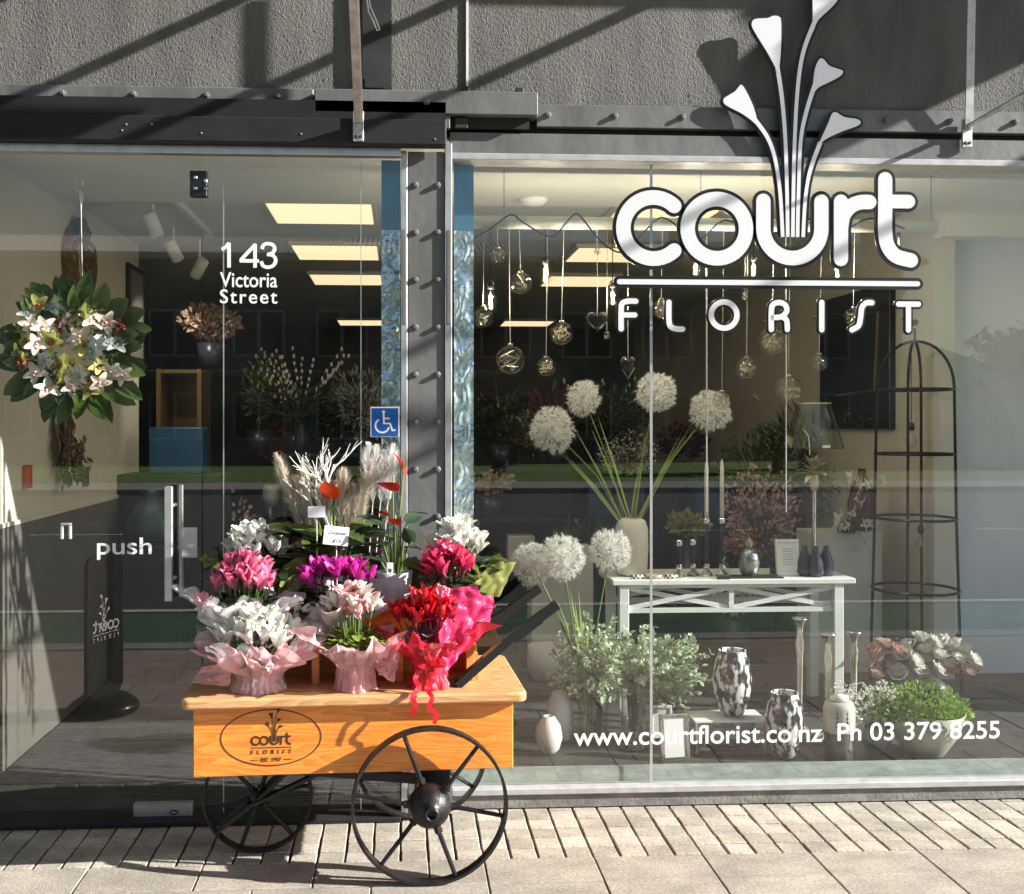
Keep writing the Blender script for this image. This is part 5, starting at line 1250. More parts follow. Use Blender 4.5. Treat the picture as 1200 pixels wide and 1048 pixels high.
for px, py, k in ((1022, 765, 1), (1035, 760, 1), (1040, 782, 1), (1018, 783, 1), (1050, 765, 1), (1058, 768, 0), (1078, 752, 0), (1068, 778, 0), (1092, 755, 0), (1098, 772, 0), (1082, 775, 0), (1112, 765, 0), (1120, 760, 0), (1124, 777, 0), (1138, 775, 0), (1108, 785, 1), (1130, 790, 1), (1143, 790, 1), (1026, 795, 1), (1052, 792, 0), (1065, 760, 0), (1088, 765, 0), (1104, 757, 0), (1074, 790, 0), (1096, 788, 0), (1118, 790, 1), (1046, 773, 1), (1132, 768, 0), (1030, 775, 1)):
    q2 = P(px, py, fy - .1 + rnd(-.05, .05)) - t.location; o = link('bloom', RW if k == 0 else RB, t, q2, (rnd(.2, .9), rnd(-.5, .5), rnd(0, 6))); s_ = rnd(.95, 1.25); o.scale = (s_,) * 3
b = MB()
for i in range(70): b.leaf((rnd(-.22, .24), rnd(-.1, .06), rnd(.2, .34)), rdir(), .06, .035)
b.build('leaves', 'leaf_dark', t)
b = MB()
for i in range(16): b.tube([(rnd(-.04, .04), rnd(-.04, .04), .15), (rnd(-.2, .2), rnd(-.1, .05), rnd(.27, .34))], .0025, 5)
b.build('stems', 'stem_green', t)
# things on the table
zt = TZ + .0006
def cstick(label, px, ptop, y, candle=0, m='clear'):
    h_ = PZ(px, ptop, y) - zt; t = thing('crystal_candlestick', label, 'candlestick', (PX(px, y), y, zt))
    MB().lathe([(.032, 0), (.030, .012), (.016, .03), (.009, .04)], 4).build('foot', 'silver', t); MB().lathe([(.012, .04), (.012, h_ - .03)], 12).build('column', 'smoke_glass', t); MB().lathe([(.010, h_ - .03), (.016, h_ - .026), (.017, h_), (.0001, h_)], 16).build('cup', 'silver', t, True)
    MB().lathe([(.014, .04), (.016, .052), (.012, .064)], 12).build('collar', 'silver', t, True)
    if candle: MB().lathe([(.011, h_ + .0002), (.010, h_ + candle * .85), (.006, h_ + candle * .93), (.0008, h_ + candle)], 14).build('candle', 'wax', t, True)
ky = TY + .08
cstick('short crystal candlestick without candle beside the cream vase', 796, 633, ky); cstick('short crystal candlestick without candle next to the tall pair', 812, 632, ky + .03)
for px, lb in ((828, 'tall crystal candlestick with ivory taper next to the short candlesticks'), (846, 'tall crystal candlestick with ivory taper above the round glass bauble')): cstick(lb, px, 607, ky + .02, (607 - 536) * (ky + 4.2) / FPX)
t = thing('glass_bauble', 'faceted round glass bauble on a small dark stand', 'ornament', (PX(847, ky - .06), ky - .06, zt))
MB().bbox(-.035, .035, -.02, .02, 0, .018, .002).build('stand', 'tray_dark', t); MB().ball((0, 0, .052), .034, 12, 8).build('ball', 'clear', t); MB().ball((0, 0, .052), .016, 8, 5).build('core', 'silver', t); MB().tube([(0, 0, .086), (.008, 0, .10), (.014, 0, .108)], .002, 5).build('wire', 'silver', t)
t = thing('pineapple_ornament', 'silver pineapple ornament on the console table', 'ornament', (PX(878, ky), ky, zt))
MB().lathe([(.03, 0), (.046, .03), (.052, .07), (.046, .11), (.028, .14), (.0001, .145)], 26, ripple=.03, k=13).build('body', 'pewter', t, True)
b = MB()
for k in range(16): b.petal(Rz(k * 2.4) @ T(0, .006, .138 + .001 * k) @ Rx(math.radians(30 + 3.2 * k)), .045, .016, .5, .3, 3, .1)
b.build('crown', 'champagne', t)
frame('table_frame', 'white framed letter standing on the console table', 924, 628, 671, 29, ky + .02, zt, 'ceramic_white', -.12, 'paper', .06)
t = thing('black_bottle', 'small black pump bottle behind the framed letter', 'bottle', (PX(906, ky + .1), ky + .1, zt)); MB().lathe([(.018, 0), (.018, .07), (.008, .08), (.0001, .1)], 16).build('body', 'black_gloss', t, True)
for lb, px, dy in (('dark navy fluted bud vase, left one at the lamp foot', 943, 0), ('dark navy fluted bud vase in the middle below the palm lamp', 956, -.03), ('dark navy fluted bud vase, right one at the lamp foot', 968, 0)): vase('bud_vase', lb, [(.03, 0), (.040, .02), (.036, .07), (.014, .13), (.011, .15), (.0001, .14)], 'navy_gloss', (PX(px, ky + .02 + dy), ky + .02 + dy, zt), ripple=.04, k=7)
ly = ky + .16; t = thing('palm_lamp', 'table lamp with gilded palm leaf stem and clear wrapped shade', 'lamp', (PX(954, ly), ly, zt)); k_ = (ly + 4.2) / FPX
MB().lathe([(.05, 0), (.045, .02), (.018, .03), (.015, .05)], 20).build('foot', 'silver', t, True); MB().tube([(0, 0, .05), (0, 0, (675 - 575) * k_)], .011, 12).build('stem', 'silver', t)
MB().lathe([(.018, (675 - 578) * k_), (.026, (675 - 568) * k_), (.02, (675 - 560) * k_)], 12).build('collar', 'champagne', t, True)
b = MB()
for k in range(18): b.petal(Rz(k * 2.4) @ T(0, .008, (675 - 562 + .7 * k) * k_) @ Rx(.35 + .05 * k), .125 - .003 * k, .034, -1.1 + .05 * k, .3, 4, .1)
b.build('palm_leaves', 'champagne', t)
zs = (675 - 528) * k_; MB().lathe([(.155, zs), (.085, zs + 54 * k_), (.083, zs + 54 * k_), (.152, zs)], 9).build('shade', 'clear', t); MB().lathe([(.150, zs + .002), (.082, zs + 53 * k_)], 26, ripple=.015, k=9).build('inner_film', 'clear_thin', t, True)
b = MB(); b.ring2((0, 0), .084, .004, -.002, .002, 30); o = b.build('shade_ring', 'champagne', t, loc=(0, 0, zs + 54 * k_), rot=(PI / 2, 0, 0))
MB().box(-.02, .02, -.156, -.154, zs + .006, zs + .02).build('price_label', 'paper', t)
b = MB(); b.tube(smooth([(-.11, -.13, zs + .10), (-.085, -.13, zs + .07), (-.078, -.13, zs + .03), (-.075, -.13, zs - .03)]), .003, 6); b.build('cord', 'wax', t)
for lb, px, y in (('black and white checked spectacle case left of the amber dish', 746, TY + .03), ('black and white checked spectacle case right of the amber dish', 786, TY + .03)):
    b = MB(); b.lathe([(.0001, -.035), (.009, -.033), (.011, 0), (.009, .033), (.0001, .035)], 12, M=Matrix.Rotation(PI / 2, 4, 'Y')); onesurf('checked_case', b, 'checked', lb, 'case', (PX(px, y), y, zt + .011), None, True, .15)
vase('amber_dish', 'small amber dish between the checked cases on the table', [(.03, 0), (.04, .008), (.042, .018), (.038, .018), (.0001, .006)], 'champagne', (PX(766, TY + .05), TY + .05, zt), 'dish')
o = MB().bbox(-.13, .13, -.05, .05, 0, .006, .001).build('slate_tray', 'tray_dark', None, False, (PX(885, TY + .06), TY + .06, zt)); tag(o, 'thin dark slate under the pineapple ornament', 'tray')
# wire obelisk
oy = 1.32; ko = (oy + 4.2) / FPX; ox = PX(1072, oy); t = thing('wire_obelisk', 'black iron garden obelisk with domed top behind the flowers', 'obelisk', (ox, oy, PF)); zt_ = lambda py: PZ(1072, py, oy) - PF
hw = 41 * ko
b = MB()
for k in range(4):
    a = PI / 4 + k * PI / 2 + .15; cx, cy = math.cos(a) * hw * 1.05, math.sin(a) * hw * 1.05
    arch = [(cx * 1.18, cy * 1.18, 0), (cx * 1.05, cy * 1.05, zt_(600)), (cx, cy, zt_(455))] + [(cx * math.cos(u), cy * math.cos(u), zt_(455) + (zt_(400) - zt_(455)) * math.sin(u)) for u in [PI / 2 * i / 8 for i in range(1, 9)]]
    b2 = MB(); b2.tube(arch, .008, 8); b2.build('upright', 'black_gloss', t)
for py, f_ in ((457, 1.0), (532, 1.04), (607, 1.08), (690, 1.13)):
    rr_ = hw * 1.05 * f_; b2 = MB(); b2.tube([(rr_ * math.cos(2 * PI * i / 32), rr_ * math.sin(2 * PI * i / 32), zt_(py)) for i in range(33)], .008, 6, False); b2.build('hoop', 'black_gloss', t)
b2 = MB(); b2.tube([(0, 0, zt_(402)), (0, 0, zt_(385))], .006, 8); b2.ball((0, 0, zt_(378)), .018, 12, 8); b2.build('finial', 'black_gloss', t, True)
def bulb(label, px, py, y, top_py, L=.12, group='filament bulbs hanging in the window', cordm='black_gloss'):
    q = P(px, py, y); t = thing('filament_bulb', label, 'light bulb', q, 0, group); zt2 = PZ(px, top_py, y) - q.z
    MB().lathe([(.0001, -L * .5), (L * .12, -L * .49), (L * .24, -L * .3), (L * .22, -L * .12), (L * .11, L * .22), (L * .09, L * .28)], 18).build('glass', 'bulb_glass', t, True)
    MB().lathe([(L * .12, L * .27), (L * .13, L * .5), (L * .08, L * .58), (.0001, L * .6)], 14).build('socket', 'black_gloss', t, True)
    f = MB()
    for k in range(4): a = k * PI / 2; f.tube([(0, 0, L * .2), (L * .07 * math.cos(a), L * .07 * math.sin(a), -L * .3), (L * .07 * math.cos(a + .8), L * .07 * math.sin(a + .8), -L * .3), (0, 0, L * .18)], .0009, 4)
    f.build('filament', 'bulb_warm' if py < 330 else 'champagne', t); MB().tube([(0, 0, L * .55), (0, 0, zt2)], .0022, 5).build('cord', cordm, t)
    if py < 350 and L > .09: lamp(t, 'POINT', 3.2, (1, .90, .72), (0, 0, -L * .05), size=.012)
bulb('clear filament bulb hanging inside the obelisk near its top', 1068, 512, oy, 405, .13); bulb('clear filament bulb hanging inside the obelisk at its lower hoop', 1079, 632, oy, 450, .13)
# rail with strung ornaments
ry = .55; rz_ = PZ(800, 263, ry)
t = thing('hanging_rail', 'long white pole hung below the ceiling inside the window', 'rail', (PX(830, ry), ry, rz_)); xa, xb = PX(540, ry) - t.location.x, PX(1096, ry) - t.location.x
MB().tube([(xa, 0, 0), (xb, 0, 0)], .030, 16).build('pole', 'cream_light', t, True)
for x in (xa + .2, (xa + xb) / 2, xb - .02): MB().tube([(x, 0, .03), (x, 0, 2.745 - rz_)], .0015, 5).build('hanger', 'black_gloss', t)
cbl = MB(); pts = []
for i, (px, py) in enumerate(((545, 285), (575, 268), (598, 252), (612, 260), (635, 274), (650, 276), (672, 252), (682, 256), (705, 284), (730, 296), (752, 275), (775, 255), (800, 270), (822, 280), (850, 258), (900, 276), (940, 256), (985, 270), (1020, 256), (1060, 268))): pts.append(P(px, py, ry - .045) - t.location)
cbl.tube(smooth(pts, 4), .004, 6); cbl.build('festoon_cable', 'black_gloss', t)
GB = 'glass ornaments strung from the white pole'
def globe(label, px, py, rpx, y=None, gold=False):
    y = ry + rnd(-.03, .03) if y is None else y; k = (y + 4.2) / FPX; r = rpx * k; q = P(px, py, y); t = thing('glass_globe', label, 'ornament', q, 0, GB)
    MB().ball((0, 0, 0), r, 24, 14).build('globe', 'bulb_glass', t, True); MB().lathe([(.012, r * .98), (.012, r * 1.12), (.0001, r * 1.15)], 12).build('cap', 'silver', t, True)
    MB().tube([(0, 0, r * 1.1), (rnd(-.01, .01), ry - y, rz_ + .03 - q.z)], .0014, 5).build('string', 'paper', t)
    b = MB()
    for i in range(11 if gold else 7):
        a = [rdir() * r * rnd(.5, .9) for _ in range(4)]; b.tube(smooth(a, 4), .0011, 4, False)
    b.build('wire_tangle', 'champagne' if gold else 'silver', t)
globe('clear glass globe ornament with wire hung nearest the top left of the rail', 610, 332, 13); globe('large clear globe ornament with wire above the pampas window corner', 598, 422, 17)
globe('clear globe ornament above the left dandelion heads', 658, 391, 13.5, gold=True); globe('clear globe ornament left of the palm lamp', 875, 432, 12.5)
globe('amber tinted globe ornament above the palm lamp shade', 924, 458, 17, gold=True); globe('clear globe ornament behind the letter R of the sign', 905, 400, 17, gold=True)
globe('clear globe ornament low beside the foil strip edge', 566, 372, 12); globe('clear globe ornament between the left rail bulbs', 583, 300, 9); globe('clear globe ornament beside the first dandelion head', 640, 430, 11, gold=True); globe('clear globe ornament hung behind the sign underline', 775, 362, 11); globe('clear globe ornament hung low over the tapers', 846, 470, 11, gold=True); globe('clear globe ornament beside the amber one', 960, 425, 10); globe('clear globe ornament hung behind the letter S', 1000, 372, 11)
globe('tiny glass bead ornament above the tall heart', 700, 295, 4); globe('tiny glass bead ornament below the glass heart', 711, 394, 4); globe('tiny silver bead ornament under the letter O of the sign', 873, 348, 4)
def heart(label, px, py, wpx, hpx):
    y = ry; k = (y + 4.2) / FPX; q = P(px, py, y); t = thing('glass_heart', label, 'ornament', q, 0, GB); w_, h_ = wpx * k / 2, hpx * k / 2
    pts = [(w_ * (16 * math.sin(u) ** 3) / 16, h_ * (13 * math.cos(u) - 5 * math.cos(2 * u) - 2 * math.cos(3 * u) - math.cos(4 * u)) / 15) for u in [2 * PI * i / 28 for i in range(28)]]
    b = MB(); c0 = [(x * .45, -.018, z * .45 + .0) for x, z in pts]; c1 = [(x, 0, z) for x, z in pts]; c2 = [(x * .45, .018, z * .45) for x, z in pts]; n = 28
    b.add(c0 + c1 + c2, [tuple(range(n))] + [(i, n + i, n + (i + 1) % n, (i + 1) % n) for i in range(n)] + [(n + i, 2 * n + i, 2 * n + (i + 1) % n, n + (i + 1) % n) for i in range(n)] + [tuple(range(3 * n - 1, 2 * n - 1, -1))])
    b.build('heart', 'smoke_glass', t, True); MB().tube([(0, 0, h_ * .4), (0, 0, rz_ + .03 - q.z)], .0014, 5).build('string', 'paper', t)
heart('glass heart ornament hung on a string', 700, 376, 26, 26); heart('long pointed glass heart ornament hung lower than the round one', 736, 430, 19, 30)
for lb, px, py, L in (('teardrop filament bulb on black cable left of the sign', 639, 318, .12), ('filament bulb on black cable behind the underline start', 718, 345, .11), ('filament bulb behind the gap between letters c and o', 815, 312, .10), ('filament bulb behind the letter u', 883, 313, .10), ('filament bulb behind the letter r stem', 981, 315, .10), ('pear shaped glass bulb at the top left of the rail', 575, 348, .13)): bulb(lb, px, py, ry, 266, L)
bulb('small dark pendant bulb behind the letter t', 1053, 282, ry, 262, .07)
for lb, px, y in (('thin clear acrylic rod hung behind the letter O', 828, ry), ('thin clear acrylic rod hung behind the flower stems', 921, ry)):
    o = MB().tube([(0, 0, 0), (0, 0, PZ(px, 270, y) - PZ(px, 600, y))], .0035, 8).build('hanging_rod', 'aluminium', None, False, P(px, 600, y)); tag(o, lb, 'rod', GB)
t = thing('smoke_detector', 'white dome smoke detector on the ceiling inside the window', 'smoke detector', (PX(622, 1.25), 1.15, 2.745)); MB().lathe([(.075, -.0005), (.075, -.015), (.05, -.035), (.0001, -.04)], 24).build('dome', 'vinyl_white', t, True)
# spotlights on tracks
t = thing('light_track', 'white ceiling track along the left wall inside the door', 'light track', (-1.22, 1.5, 2.765)); MB().box(-.015, .015, -.8, 1.0, 0, .034).build('track', 'vinyl_white', t)
for lb, px, py, y, rot in (('white cylinder spotlight hanging above the wreath', 179, 262, 1.55, (.5, -.3)), ('white cylinder spotlight behind the first one on the track', 203, 293, 2.2, (.6, -.4)), ('white cylinder spotlight tilted left near the door edge', 234, 314, 2.6, (.5, .6))):
    q = P(px, py, y); t = thing('spotlight', lb, 'spotlight', q, 0, 'ceiling track spotlights'); M = Matrix.Rotation(rot[1], 4, 'Y') @ Rx(rot[0])
    MB().lathe([(.030, -.07), (.038, -.07), (.038, .06), (.030, .068), (.0001, .068)], 20, M=M).build('body', 'vinyl_white', t, True); MB().lathe([(.0295, -.068), (.0001, -.062)], 18, M=M).build('lamp', 'spot_lit', t); MB().tube([(0, 0, .04), (0, 0, 2.775 - q.z)], .008, 8).build('stem', 'vinyl_white', t); lamp(t, 'SPOT', 10, (1, .90, .74), M @ Vector((0, 0, -.075)), M.to_euler(), .02)
# left wall things
def onwall(px, py, x=-1.8):
    a, b_ = (px - HX) / FPX, (HY - py) / FPX; d = Vector((math.sin(YAW) + a * math.cos(YAW), math.cos(YAW) - a * math.sin(YAW), b_)); return CAM + d * ((x - CAM.x) / d.x)
q = onwall(86, 306); t = thing('twig_wreath', 'brown twig wreath hung on the cream wall above the magnolia wreath', 'wreath', (-1.795, q.y, q.z))
for k in range(14):
    b = MB(); ph = rnd(0, 6); b.tube([(.035 + .025 * math.sin(3 * u + ph), (.17 + .04 * math.sin(2 * u + ph)) * math.cos(u), (.20 + .04 * math.cos(3 * u + ph)) * math.sin(u)) for u in [2 * PI * i / 30 for i in range(31)]], .007, 5, False); b.build('twig', 'twig_brown', t)
q = onwall(62, 500); t = thing('dried_bunch', 'dark dried bunch hanging upside down on the cream wall under the wreath', 'dried flowers', (-1.79, q.y, q.z))
b = MB()
for i in range(90): b.tube([(.04, 0, .16), (.05 + rnd(-.03, .04), rnd(-.07, .07), 0), (.05 + rnd(-.04, .06), rnd(-.1, .1), rnd(-.22, -.1))], .003, 4)
b.build('stalks', 'twig_brown', t); b = MB()
for i in range(160): b.leaf((.06 + rnd(-.04, .06), rnd(-.02, .20), rnd(-.3, -.08)), rdir(), .05, .025)
b.build('dried_leaves', 'dry_grey', t)
q = onwall(28, 560); o = MB().bbox(0, .03, -.03, .03, -.05, .06, .004).build('call_point', 'alarm_red', None, False, (-1.799, q.y, q.z)); tag(o, 'red alarm call point on the cream wall by the door', 'alarm box')
q = onwall(97, 560); o = MB().bbox(0, .03, -.018, .018, -.05, .06, .004).build('wall_device', 'black_gloss', None, False, (-1.799, q.y, q.z)); tag(o, 'small black device on the cream wall', 'wall device')
q = onwall(156, 365); t = thing('wall_picture', 'dark framed picture on the left cream wall', 'picture', (-1.799, q.y, q.z)); MB().bbox(0, .025, -.2, .2, -.35, .3, .004).build('frame', 'charcoal', t); MB().box(.0255, .027, -.16, .16, -.31, .26).build('print', 'dry_grey', t)
q = P(77, 622, DY + .012); t = thing('glass_clip', 'clear plastic clip stuck on the glass door beside push', 'clip', q); MB().bbox(-.022, -.010, 0, .01, -.035, .02, .003).build('prong', 'paper', t); MB().bbox(.010, .022, 0, .01, -.035, .02, .003).build('prong', 'paper', t); MB().bbox(-.022, .022, 0, .012, .021, .03, .003).build('bridge', 'paper', t)
q = P(222, 636, DY + .012); o = MB().box(-.03, .03, 0, .002, -.06, .06).build('notice', 'paper', None, False, q); tag(o, 'small blank white notice stuck inside the door edge', 'notice')
# right wall: navy canvas
q = onwall(1005, 410, 3.0); t = thing('navy_canvas', 'large dark navy canvas on the right cream wall', 'picture', (2.999, q.y, q.z)); q1 = onwall(1050, 330, 3.0); q2 = onwall(967, 350, 3.0)
MB().bbox(-.04, 0, q1.y - q.y, q2.y - q.y, -.52, q1.z - q.z, .004).build('canvas', 'navy_canvas', t); MB().tube([(-.045, .2, -.3), (-.045, -.35, -.28), (-.045, -.4, .2), (-.045, .1, .22)], .012, 6).build('painted_frame', 'gilt', t)

# ------------------------------------------------------------------ shelves, plants and stock deeper in the shop
def bush(label, x, y, z, rx, rz, m, n, L, Wd, potm='navy_gloss', name='shop_plant', cat='plant', ph=.16, stem=True, group='plants inside the shop'):
    t = thing(name, label, cat, (x, y, z), 0, group); MB().lathe([(.07, 0), (.10, ph), (.09, ph), (.0001, ph * .85)], 20).build('pot', potm, t, True); f, s_ = MB(), MB()
    for i in range(n):
        d = rdir(); d.z = d.z * .8 + .1; p = Vector((d.x * rx, d.y * rx, ph + rz + d.z * rz)) * 1.0; u = rnd(.45, 1); c = Vector((0, 0, ph + rz * .5)); p = c + (p - c) * u; f.leaf(p, (p - c).normalized() + rdir() * .6, L * rnd(.6, 1.2), Wd * rnd(.6, 1.2))
        if i % 12 == 0: s_.tube([(0, 0, ph * .8), c, p], .003, 4, False)
    f.build('leaves', m, t); s_.build('stems', 'twig_brown', t)
def unit(label, x0, x1, y, d, hh, ns, m='charcoal', legs=True):
    t = thing('shelf_unit', label, 'shelf', ((x0 + x1) / 2, y, 0)); w_ = (x1 - x0) / 2
    for x in (-w_, w_ - .03): MB().box(x, x + .03, 0, d, 0, hh).build('side_panel', m, t)
    for k in range(ns): MB().box(-w_ + .031, w_ - .031, 0, d, .1 + (hh - .13) * k / (ns - 1), .125 + (hh - .13) * k / (ns - 1)).build('shelf', m, t)
    MB().box(-w_, w_, d + .001, d + .015, 0, hh).build('back_panel', m, t); return [.1265 + (hh - .13) * k / (ns - 1) for k in range(ns)]
zz = unit('dark shelf unit full of plants in the middle of the shop', -.9, .3, 3.7, .4, 1.35, 4); zz2 = unit('dark shelf unit with pots behind the window display', .55, 2.5, 3.4, .4, 1.25, 4)
zz3 = unit('white framed shelf unit behind the glass door', PX(183, 3.0), PX(236, 3.0), 3.0, .35, 1.95, 5, 'gilt')
bx_ = lambda nm, lb, m, x, y, z, w_, d_, h_, cat='box', grp=None: tag(MB().bbox(-w_ / 2, w_ / 2, -d_ / 2, d_ / 2, 0, h_, .008).build(nm, m, None, False, (x, y, z)), lb, cat, grp)
tq = P(200, 555, 2.6); t = thing('side_cabinet', 'low pale cabinet inside the door carrying a blue box', 'cabinet', (tq.x, 2.65, 0)); MB().bbox(-.35, .35, -.2, .2, .05, tq.z - .002, .006).build('body', 'charcoal', t); MB().bbox(-.33, .33, -.18, .18, 0, .0495, .004).build('plinth', 'charcoal', t)
bx_('blue_box', 'blue gift box standing behind the glass door', 'blue_box', tq.x + .05, 2.62, tq.z, .34, .2, .30)
t = thing('green_bag', 'dark green gathered bag on the floor stand behind the door handle', 'bag', (PX(178, 2.3), 2.3, 0)); MB().bbox(-.2, .2, -.15, .15, 0, .83, .01).build('stool', 'charcoal', t); b = MB(); b.lathe([(.10, .831), (.15, .87), (.16, .95), (.10, 1.06), (.04, 1.12), (.07, 1.17), (.0001, 1.13)], 28, ripple=.06, k=7); b.build('bag', 'bag_green', t, True)
for i, (lb, x, y, z, rx, rz, m, n, L, Wd) in enumerate((
    ('blush dried hydrangea bunch on the shelf behind the street number', PX(245, 3.1), 3.15, 1.98, .20, .14, 'pet_dry', 700, .05, .04),
    ('yellow and white flower stems behind the street number', PX(292, 3.3), 3.8, 1.36, .12, .30, 'leaf_lime', 220, .05, .03),
    ('dark feathery fern on the mid shop shelf', PX(345, 3.75), 3.85, zz[3], .38, .20, 'leaf_deep', 900, .10, .025),
    ('grey green leafy plant on the mid shop shelf beside the fern', PX(420, 3.75), 3.9, zz[3], .30, .26, 'leaf_silver', 500, .07, .02),
    ('dark green shrub low in the shelf behind the anthuriums', PX(400, 3.6), 3.5, 0, .32, .40, 'leaf_deep', 900, .09, .035),
    ('dusty pink dried flowers low behind the glass door joint', PX(255, 3.0), 3.35, .0, .22, .5, 'pet_dry', 420, .05, .03),
    ('burgundy foliage plant behind the left dandelions', PX(655, 3.5), 3.6, zz2[3], .18, .22, 'leaf_burgundy', 260, .14, .045),
    ('tall leafy plant with small pale berries behind the dandelions', PX(715, 3.5), 3.55, zz2[3], .32, .24, 'leaf_deep', 900, .07, .025),
    ('white flowering branch arrangement behind the obelisk lamp', PX(885, 2.6), 2.5, .55, .24, .38, 'pet_rose', 500, .045, .03),
    ('olive shrub with loose branches behind the globes', PX(900, 3.0), 3.0, 1.0, .34, .34, 'leaf_mid', 800, .07, .022),
    ('dark plant at the shelf end behind the cream vase', PX(590, 3.5), 3.6, zz2[3], .22, .18, 'leaf_deep', 500, .07, .03),
    ('pink and cream bouquet on the shelf behind the foil strip', PX(580, 3.2), 3.45, zz2[2], .16, .10, 'pet_rose', 320, .05, .04),
    ('magenta posy on the shelf behind the tapers', PX(880, 3.0), 3.1, .75, .14, .10, 'pet_blush', 260, .05, .04),
    ('grey grass tuft plant behind the palm lamp', PX(985, 3.0), 2.9, .9, .30, .16, 'leaf_silver', 380, .16, .012),
    ('dark trailing plant beside the right wall', PX(1000, 2.8), 2.4, .4, .24, .2, 'leaf_deep', 420, .08, .035))):
    bush(lb, x, y, z if i not in (8, 9, 12, 13, 14) else 0, rx, rz, m, n, L, Wd, ph=.16 if i not in (8, 9, 12, 13, 14) else (.6 if i in (8, 12) else .9 if i != 14 else .5))
for k, (px, w_, m, lb) in enumerate(((720, .42, 'blue_box', 'teal blue storage box on the shelf behind the dandelion stems'), (835, .30, 'blue_box', 'blue storage box on the shelf behind the tapers'), (775, .22, 'charcoal', 'black box between the two blue boxes'), (610, .2, 'plinth', 'cream box low on the shelf behind the dandelion balls'))):
    bx_('storage_box', lb, m, PX(px, 3.5), 3.52, zz2[2] if k < 3 else zz2[1], w_, .2, .24)
for k, px in enumerate((290, 318, 350, 380, 408, 432)):
    vase('stock_pot', ('small navy pot on the lower shelf behind the coral branches', 'small grey pot on the middle shelf behind the coral branches', 'small oxblood pot on the lower shelf of the mid shop unit', 'second navy pot on the middle shelf of the mid shop unit', 'second grey pot on the lower shelf of the mid shop unit', 'small oxblood pot on the middle shelf beside the foil strip')[k], [(.05, 0), (.075, .08), (.06, .16), (.055, .16), (.0001, .14)], ('navy_gloss', 'concrete_pot', 'oxblood')[k % 3], (PX(px, 3.8), 3.82, zz[1 + k % 2]), 'pot', 20, 'stock pots on the shop shelves')
# plinth with flowers and red vase right of the table
pq = PX(985, 1.75); t = thing('display_plinth', 'pale square plinth behind the table carrying a red vase', 'plinth', (pq, 1.78, PF)); ph_ = PZ(985, 622, 1.75) - PF
MB().bbox(-.20, .20, -.14, .14, 0, ph_, .004).build('body', 'plinth', t)
vase('red_vase', 'glossy oxblood bottle vase on the pale plinth', [(.05, 0), (.075, .03), (.08, .16), (.06, .26), (.025, .32), (.022, .36), (.0001, .35)], 'oxblood', (PX(1010, 1.78), 1.78, PF + ph_ + .0006))
t = thing('orchid_spray', 'white orchid spray trailing over the pale plinth', 'flowers', (PX(992, 1.66), 1.66, PF + ph_ + .0006)); MB().lathe([(.05, 0), (.06, .06), (.055, .06), (.0001, .05)], 20).build('pot', 'black_gloss', t, True)
OW = orchid_mesh('pet_white', 'pet_yellow'); b = MB()
for px, py in ((994, 559), (1004, 565), (1015, 568), (1021, 569), (1034, 563), (1003, 585), (998, 600), (986, 602), (983, 617), (991, 615), (1012, 615), (1016, 625), (1017, 640), (1009, 590), (980, 608), (1022, 612)):
    o_ = P(px, py, 1.57 + rnd(-.03, .02)) - t.location; o = link('blossom', OW[0], t, o_, (PI / 2 + rnd(-.5, .5), rnd(-.6, .6), rnd(0, 2))); s_ = rnd(.8, 1.05); o.scale = (s_,) * 3; link('lip', OW[1], o); b.tube([(0, 0, .05), o_ * .5 + Vector((0, 0, .05)), o_], .002, 4, False)
b.build('stems', 'stem_green', t)
bush('round lime green hydrangea ball behind the obelisk', PX(1080, 2.0), 2.0, 0, .11, .10, 'leaf_box', 500, .05, .04, ph=PZ(1080, 590, 2.0))
p = PX(600, 1.7); t = thing('ribbed_planter', 'white ribbed planter at the back of the platform', 'planter', (PX(643, 1.6), 1.6, PF)); MB().lathe([(.09, 0), (.12, .08), (.115, .19), (.108, .19), (.0001, .17)], 44, ripple=.03, k=22).build('bowl', 'ceramic_white', t, True)
t = thing('white_plinth', 'tall white plinth behind the three dandelion heads', 'plinth', (PX(655, 1.85), 1.82, PF)); MB().bbox(-.18, .18, -.1, .1, 0, PZ(655, 640, 1.8) - PF, .004).build('body', 'plinth', t)
# pavement sign reflected in the door
t = thing('pavement_sign', 'black florist sign on a rounded base, mirrored in the door glass', 'sign', (-1.62, -1.62, 0), math.radians(112))
MB().lathe([(.17, 0), (.19, .02), (.18, .05), (.12, .09), (.03, .10), (.0001, .1)], 32).build('base', 'black_gloss', t, True)
MB().prism(rounded(-.15, .15, .09, .86, .06), -.012, .012).build('panel', 'charcoal', t)
lg = MB(); flat_logo(lg, .00062, 0, .43, -.013); lg.build('logo', 'vinyl_white', t)

q = onwall(1098, 770, 3.0); t = thing('power_socket', 'white wall socket with black plug low on the right wall', 'socket', (2.999, q.y, q.z)); MB().bbox(-.012, 0, -.06, .06, -.04, .04, .003).build('plate', 'vinyl_white', t); MB().bbox(-.05, -.0125, -.045, -.01, -.02, .02, .004).build('plug', 'black_gloss', t); MB().tube([(-.045, -.03, -.01), (-.07, -.05, -.12), (-.06, -.08, -q.z + PF + .01)], .004, 6).build('cord', 'black_gloss', t)

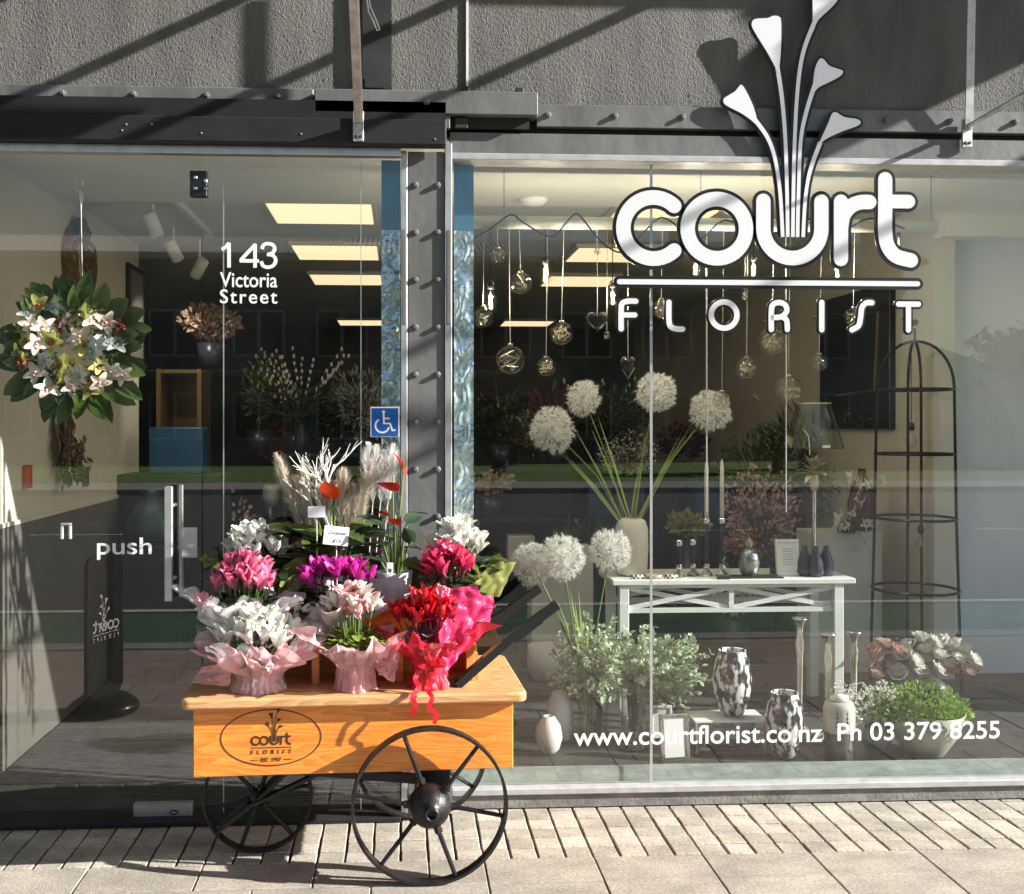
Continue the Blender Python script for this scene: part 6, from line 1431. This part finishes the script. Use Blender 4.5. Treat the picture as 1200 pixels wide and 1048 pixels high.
for lb, px, y, z0, n, hh in (('budded willow stems with pale catkins on the mid shop shelf', 352, 3.72, zz[3], 22, .55), ('second bunch of budded willow stems deeper behind the number sign', 425, 4.6, 1.0, 16, .6), ('tall budded stems behind the left dandelion heads', 700, 3.9, 1.2, 18, .5)):
    t = thing('willow_stems', lb, 'branches', (PX(px, y), y, z0 if z0 == zz[3] else 0)); b, f = MB(), MB(); base = 0 if z0 == zz[3] else z0
    MB().lathe([(.04, 0), (.05, base + .1), (.04, base + .2), (.045, base + .22)], 18).build('vase', 'navy_gloss', t, True)
    for i in range(n):
        e = Vector((rnd(-.38, .38), rnd(-.1, .1), base + .2 + hh * rnd(.6, 1.1))); m0 = Vector((0, 0, base + .2)); md = m0 + (e - m0) * .5 + Vector((0, 0, .06)); b.tube([m0, md, e], .0025, 4, False)
        for k in range(6):
            u = .4 + .12 * k; p = m0 + (md - m0) * min(1, u * 2) + ((e - md) * max(0, u * 2 - 1)); f.ball(p + rdir() * .006, .010, 6, 4, 1.7)
    b.build('stems', 'twig_brown', t); f.build('catkins', 'pet_white', t)

for lb, px, y, ph2, rx, rz, m, n, L, Wd in (
    ('cream rose mass on a tall stand deep in the shop behind the rail', 620, 4.6, 1.35, .24, .16, 'pet_rose', 420, .06, .05),
    ('white gypsophila cloud behind the tall dandelion heads', 735, 3.0, 1.15, .22, .20, 'pet_white', 700, .016, .014),
    ('yellow flower bucket beside the blue boxes', 805, 3.05, .75, .14, .10, 'pet_yellow', 260, .05, .04),
    ('green leafy bucket plant below the blue boxes', 690, 3.0, .5, .26, .20, 'leaf_mid', 500, .09, .04),
    ('dark red flower bucket behind the letter L', 800, 4.4, 1.25, .2, .16, 'leaf_burgundy', 320, .07, .05),
    ('silver foliage bucket behind the candles', 850, 3.6, .9, .24, .22, 'leaf_silver', 420, .06, .025),
    ('tall dark palm plant beside the navy canvas', 945, 3.4, .9, .34, .40, 'leaf_deep', 420, .20, .03),
    ('white blossom bucket low behind the table legs', 860, 2.2, .35, .16, .12, 'pet_white', 300, .04, .03),
    ('white rose bucket on the floor behind the door handle', 262, 2.7, .55, .16, .12, 'pet_white', 240, .05, .04),
    ('red berry stems deep behind the street number', 318, 4.5, 1.2, .18, .22, 'pet_red', 260, .022, .02),
    ('green fern on a tall stand behind the sidelight', 402, 4.8, 1.3, .32, .22, 'leaf_mid', 500, .12, .03)):
    bush(lb, PX(px, y), y, 0, rx, rz, m, n, L, Wd, ph=ph2)
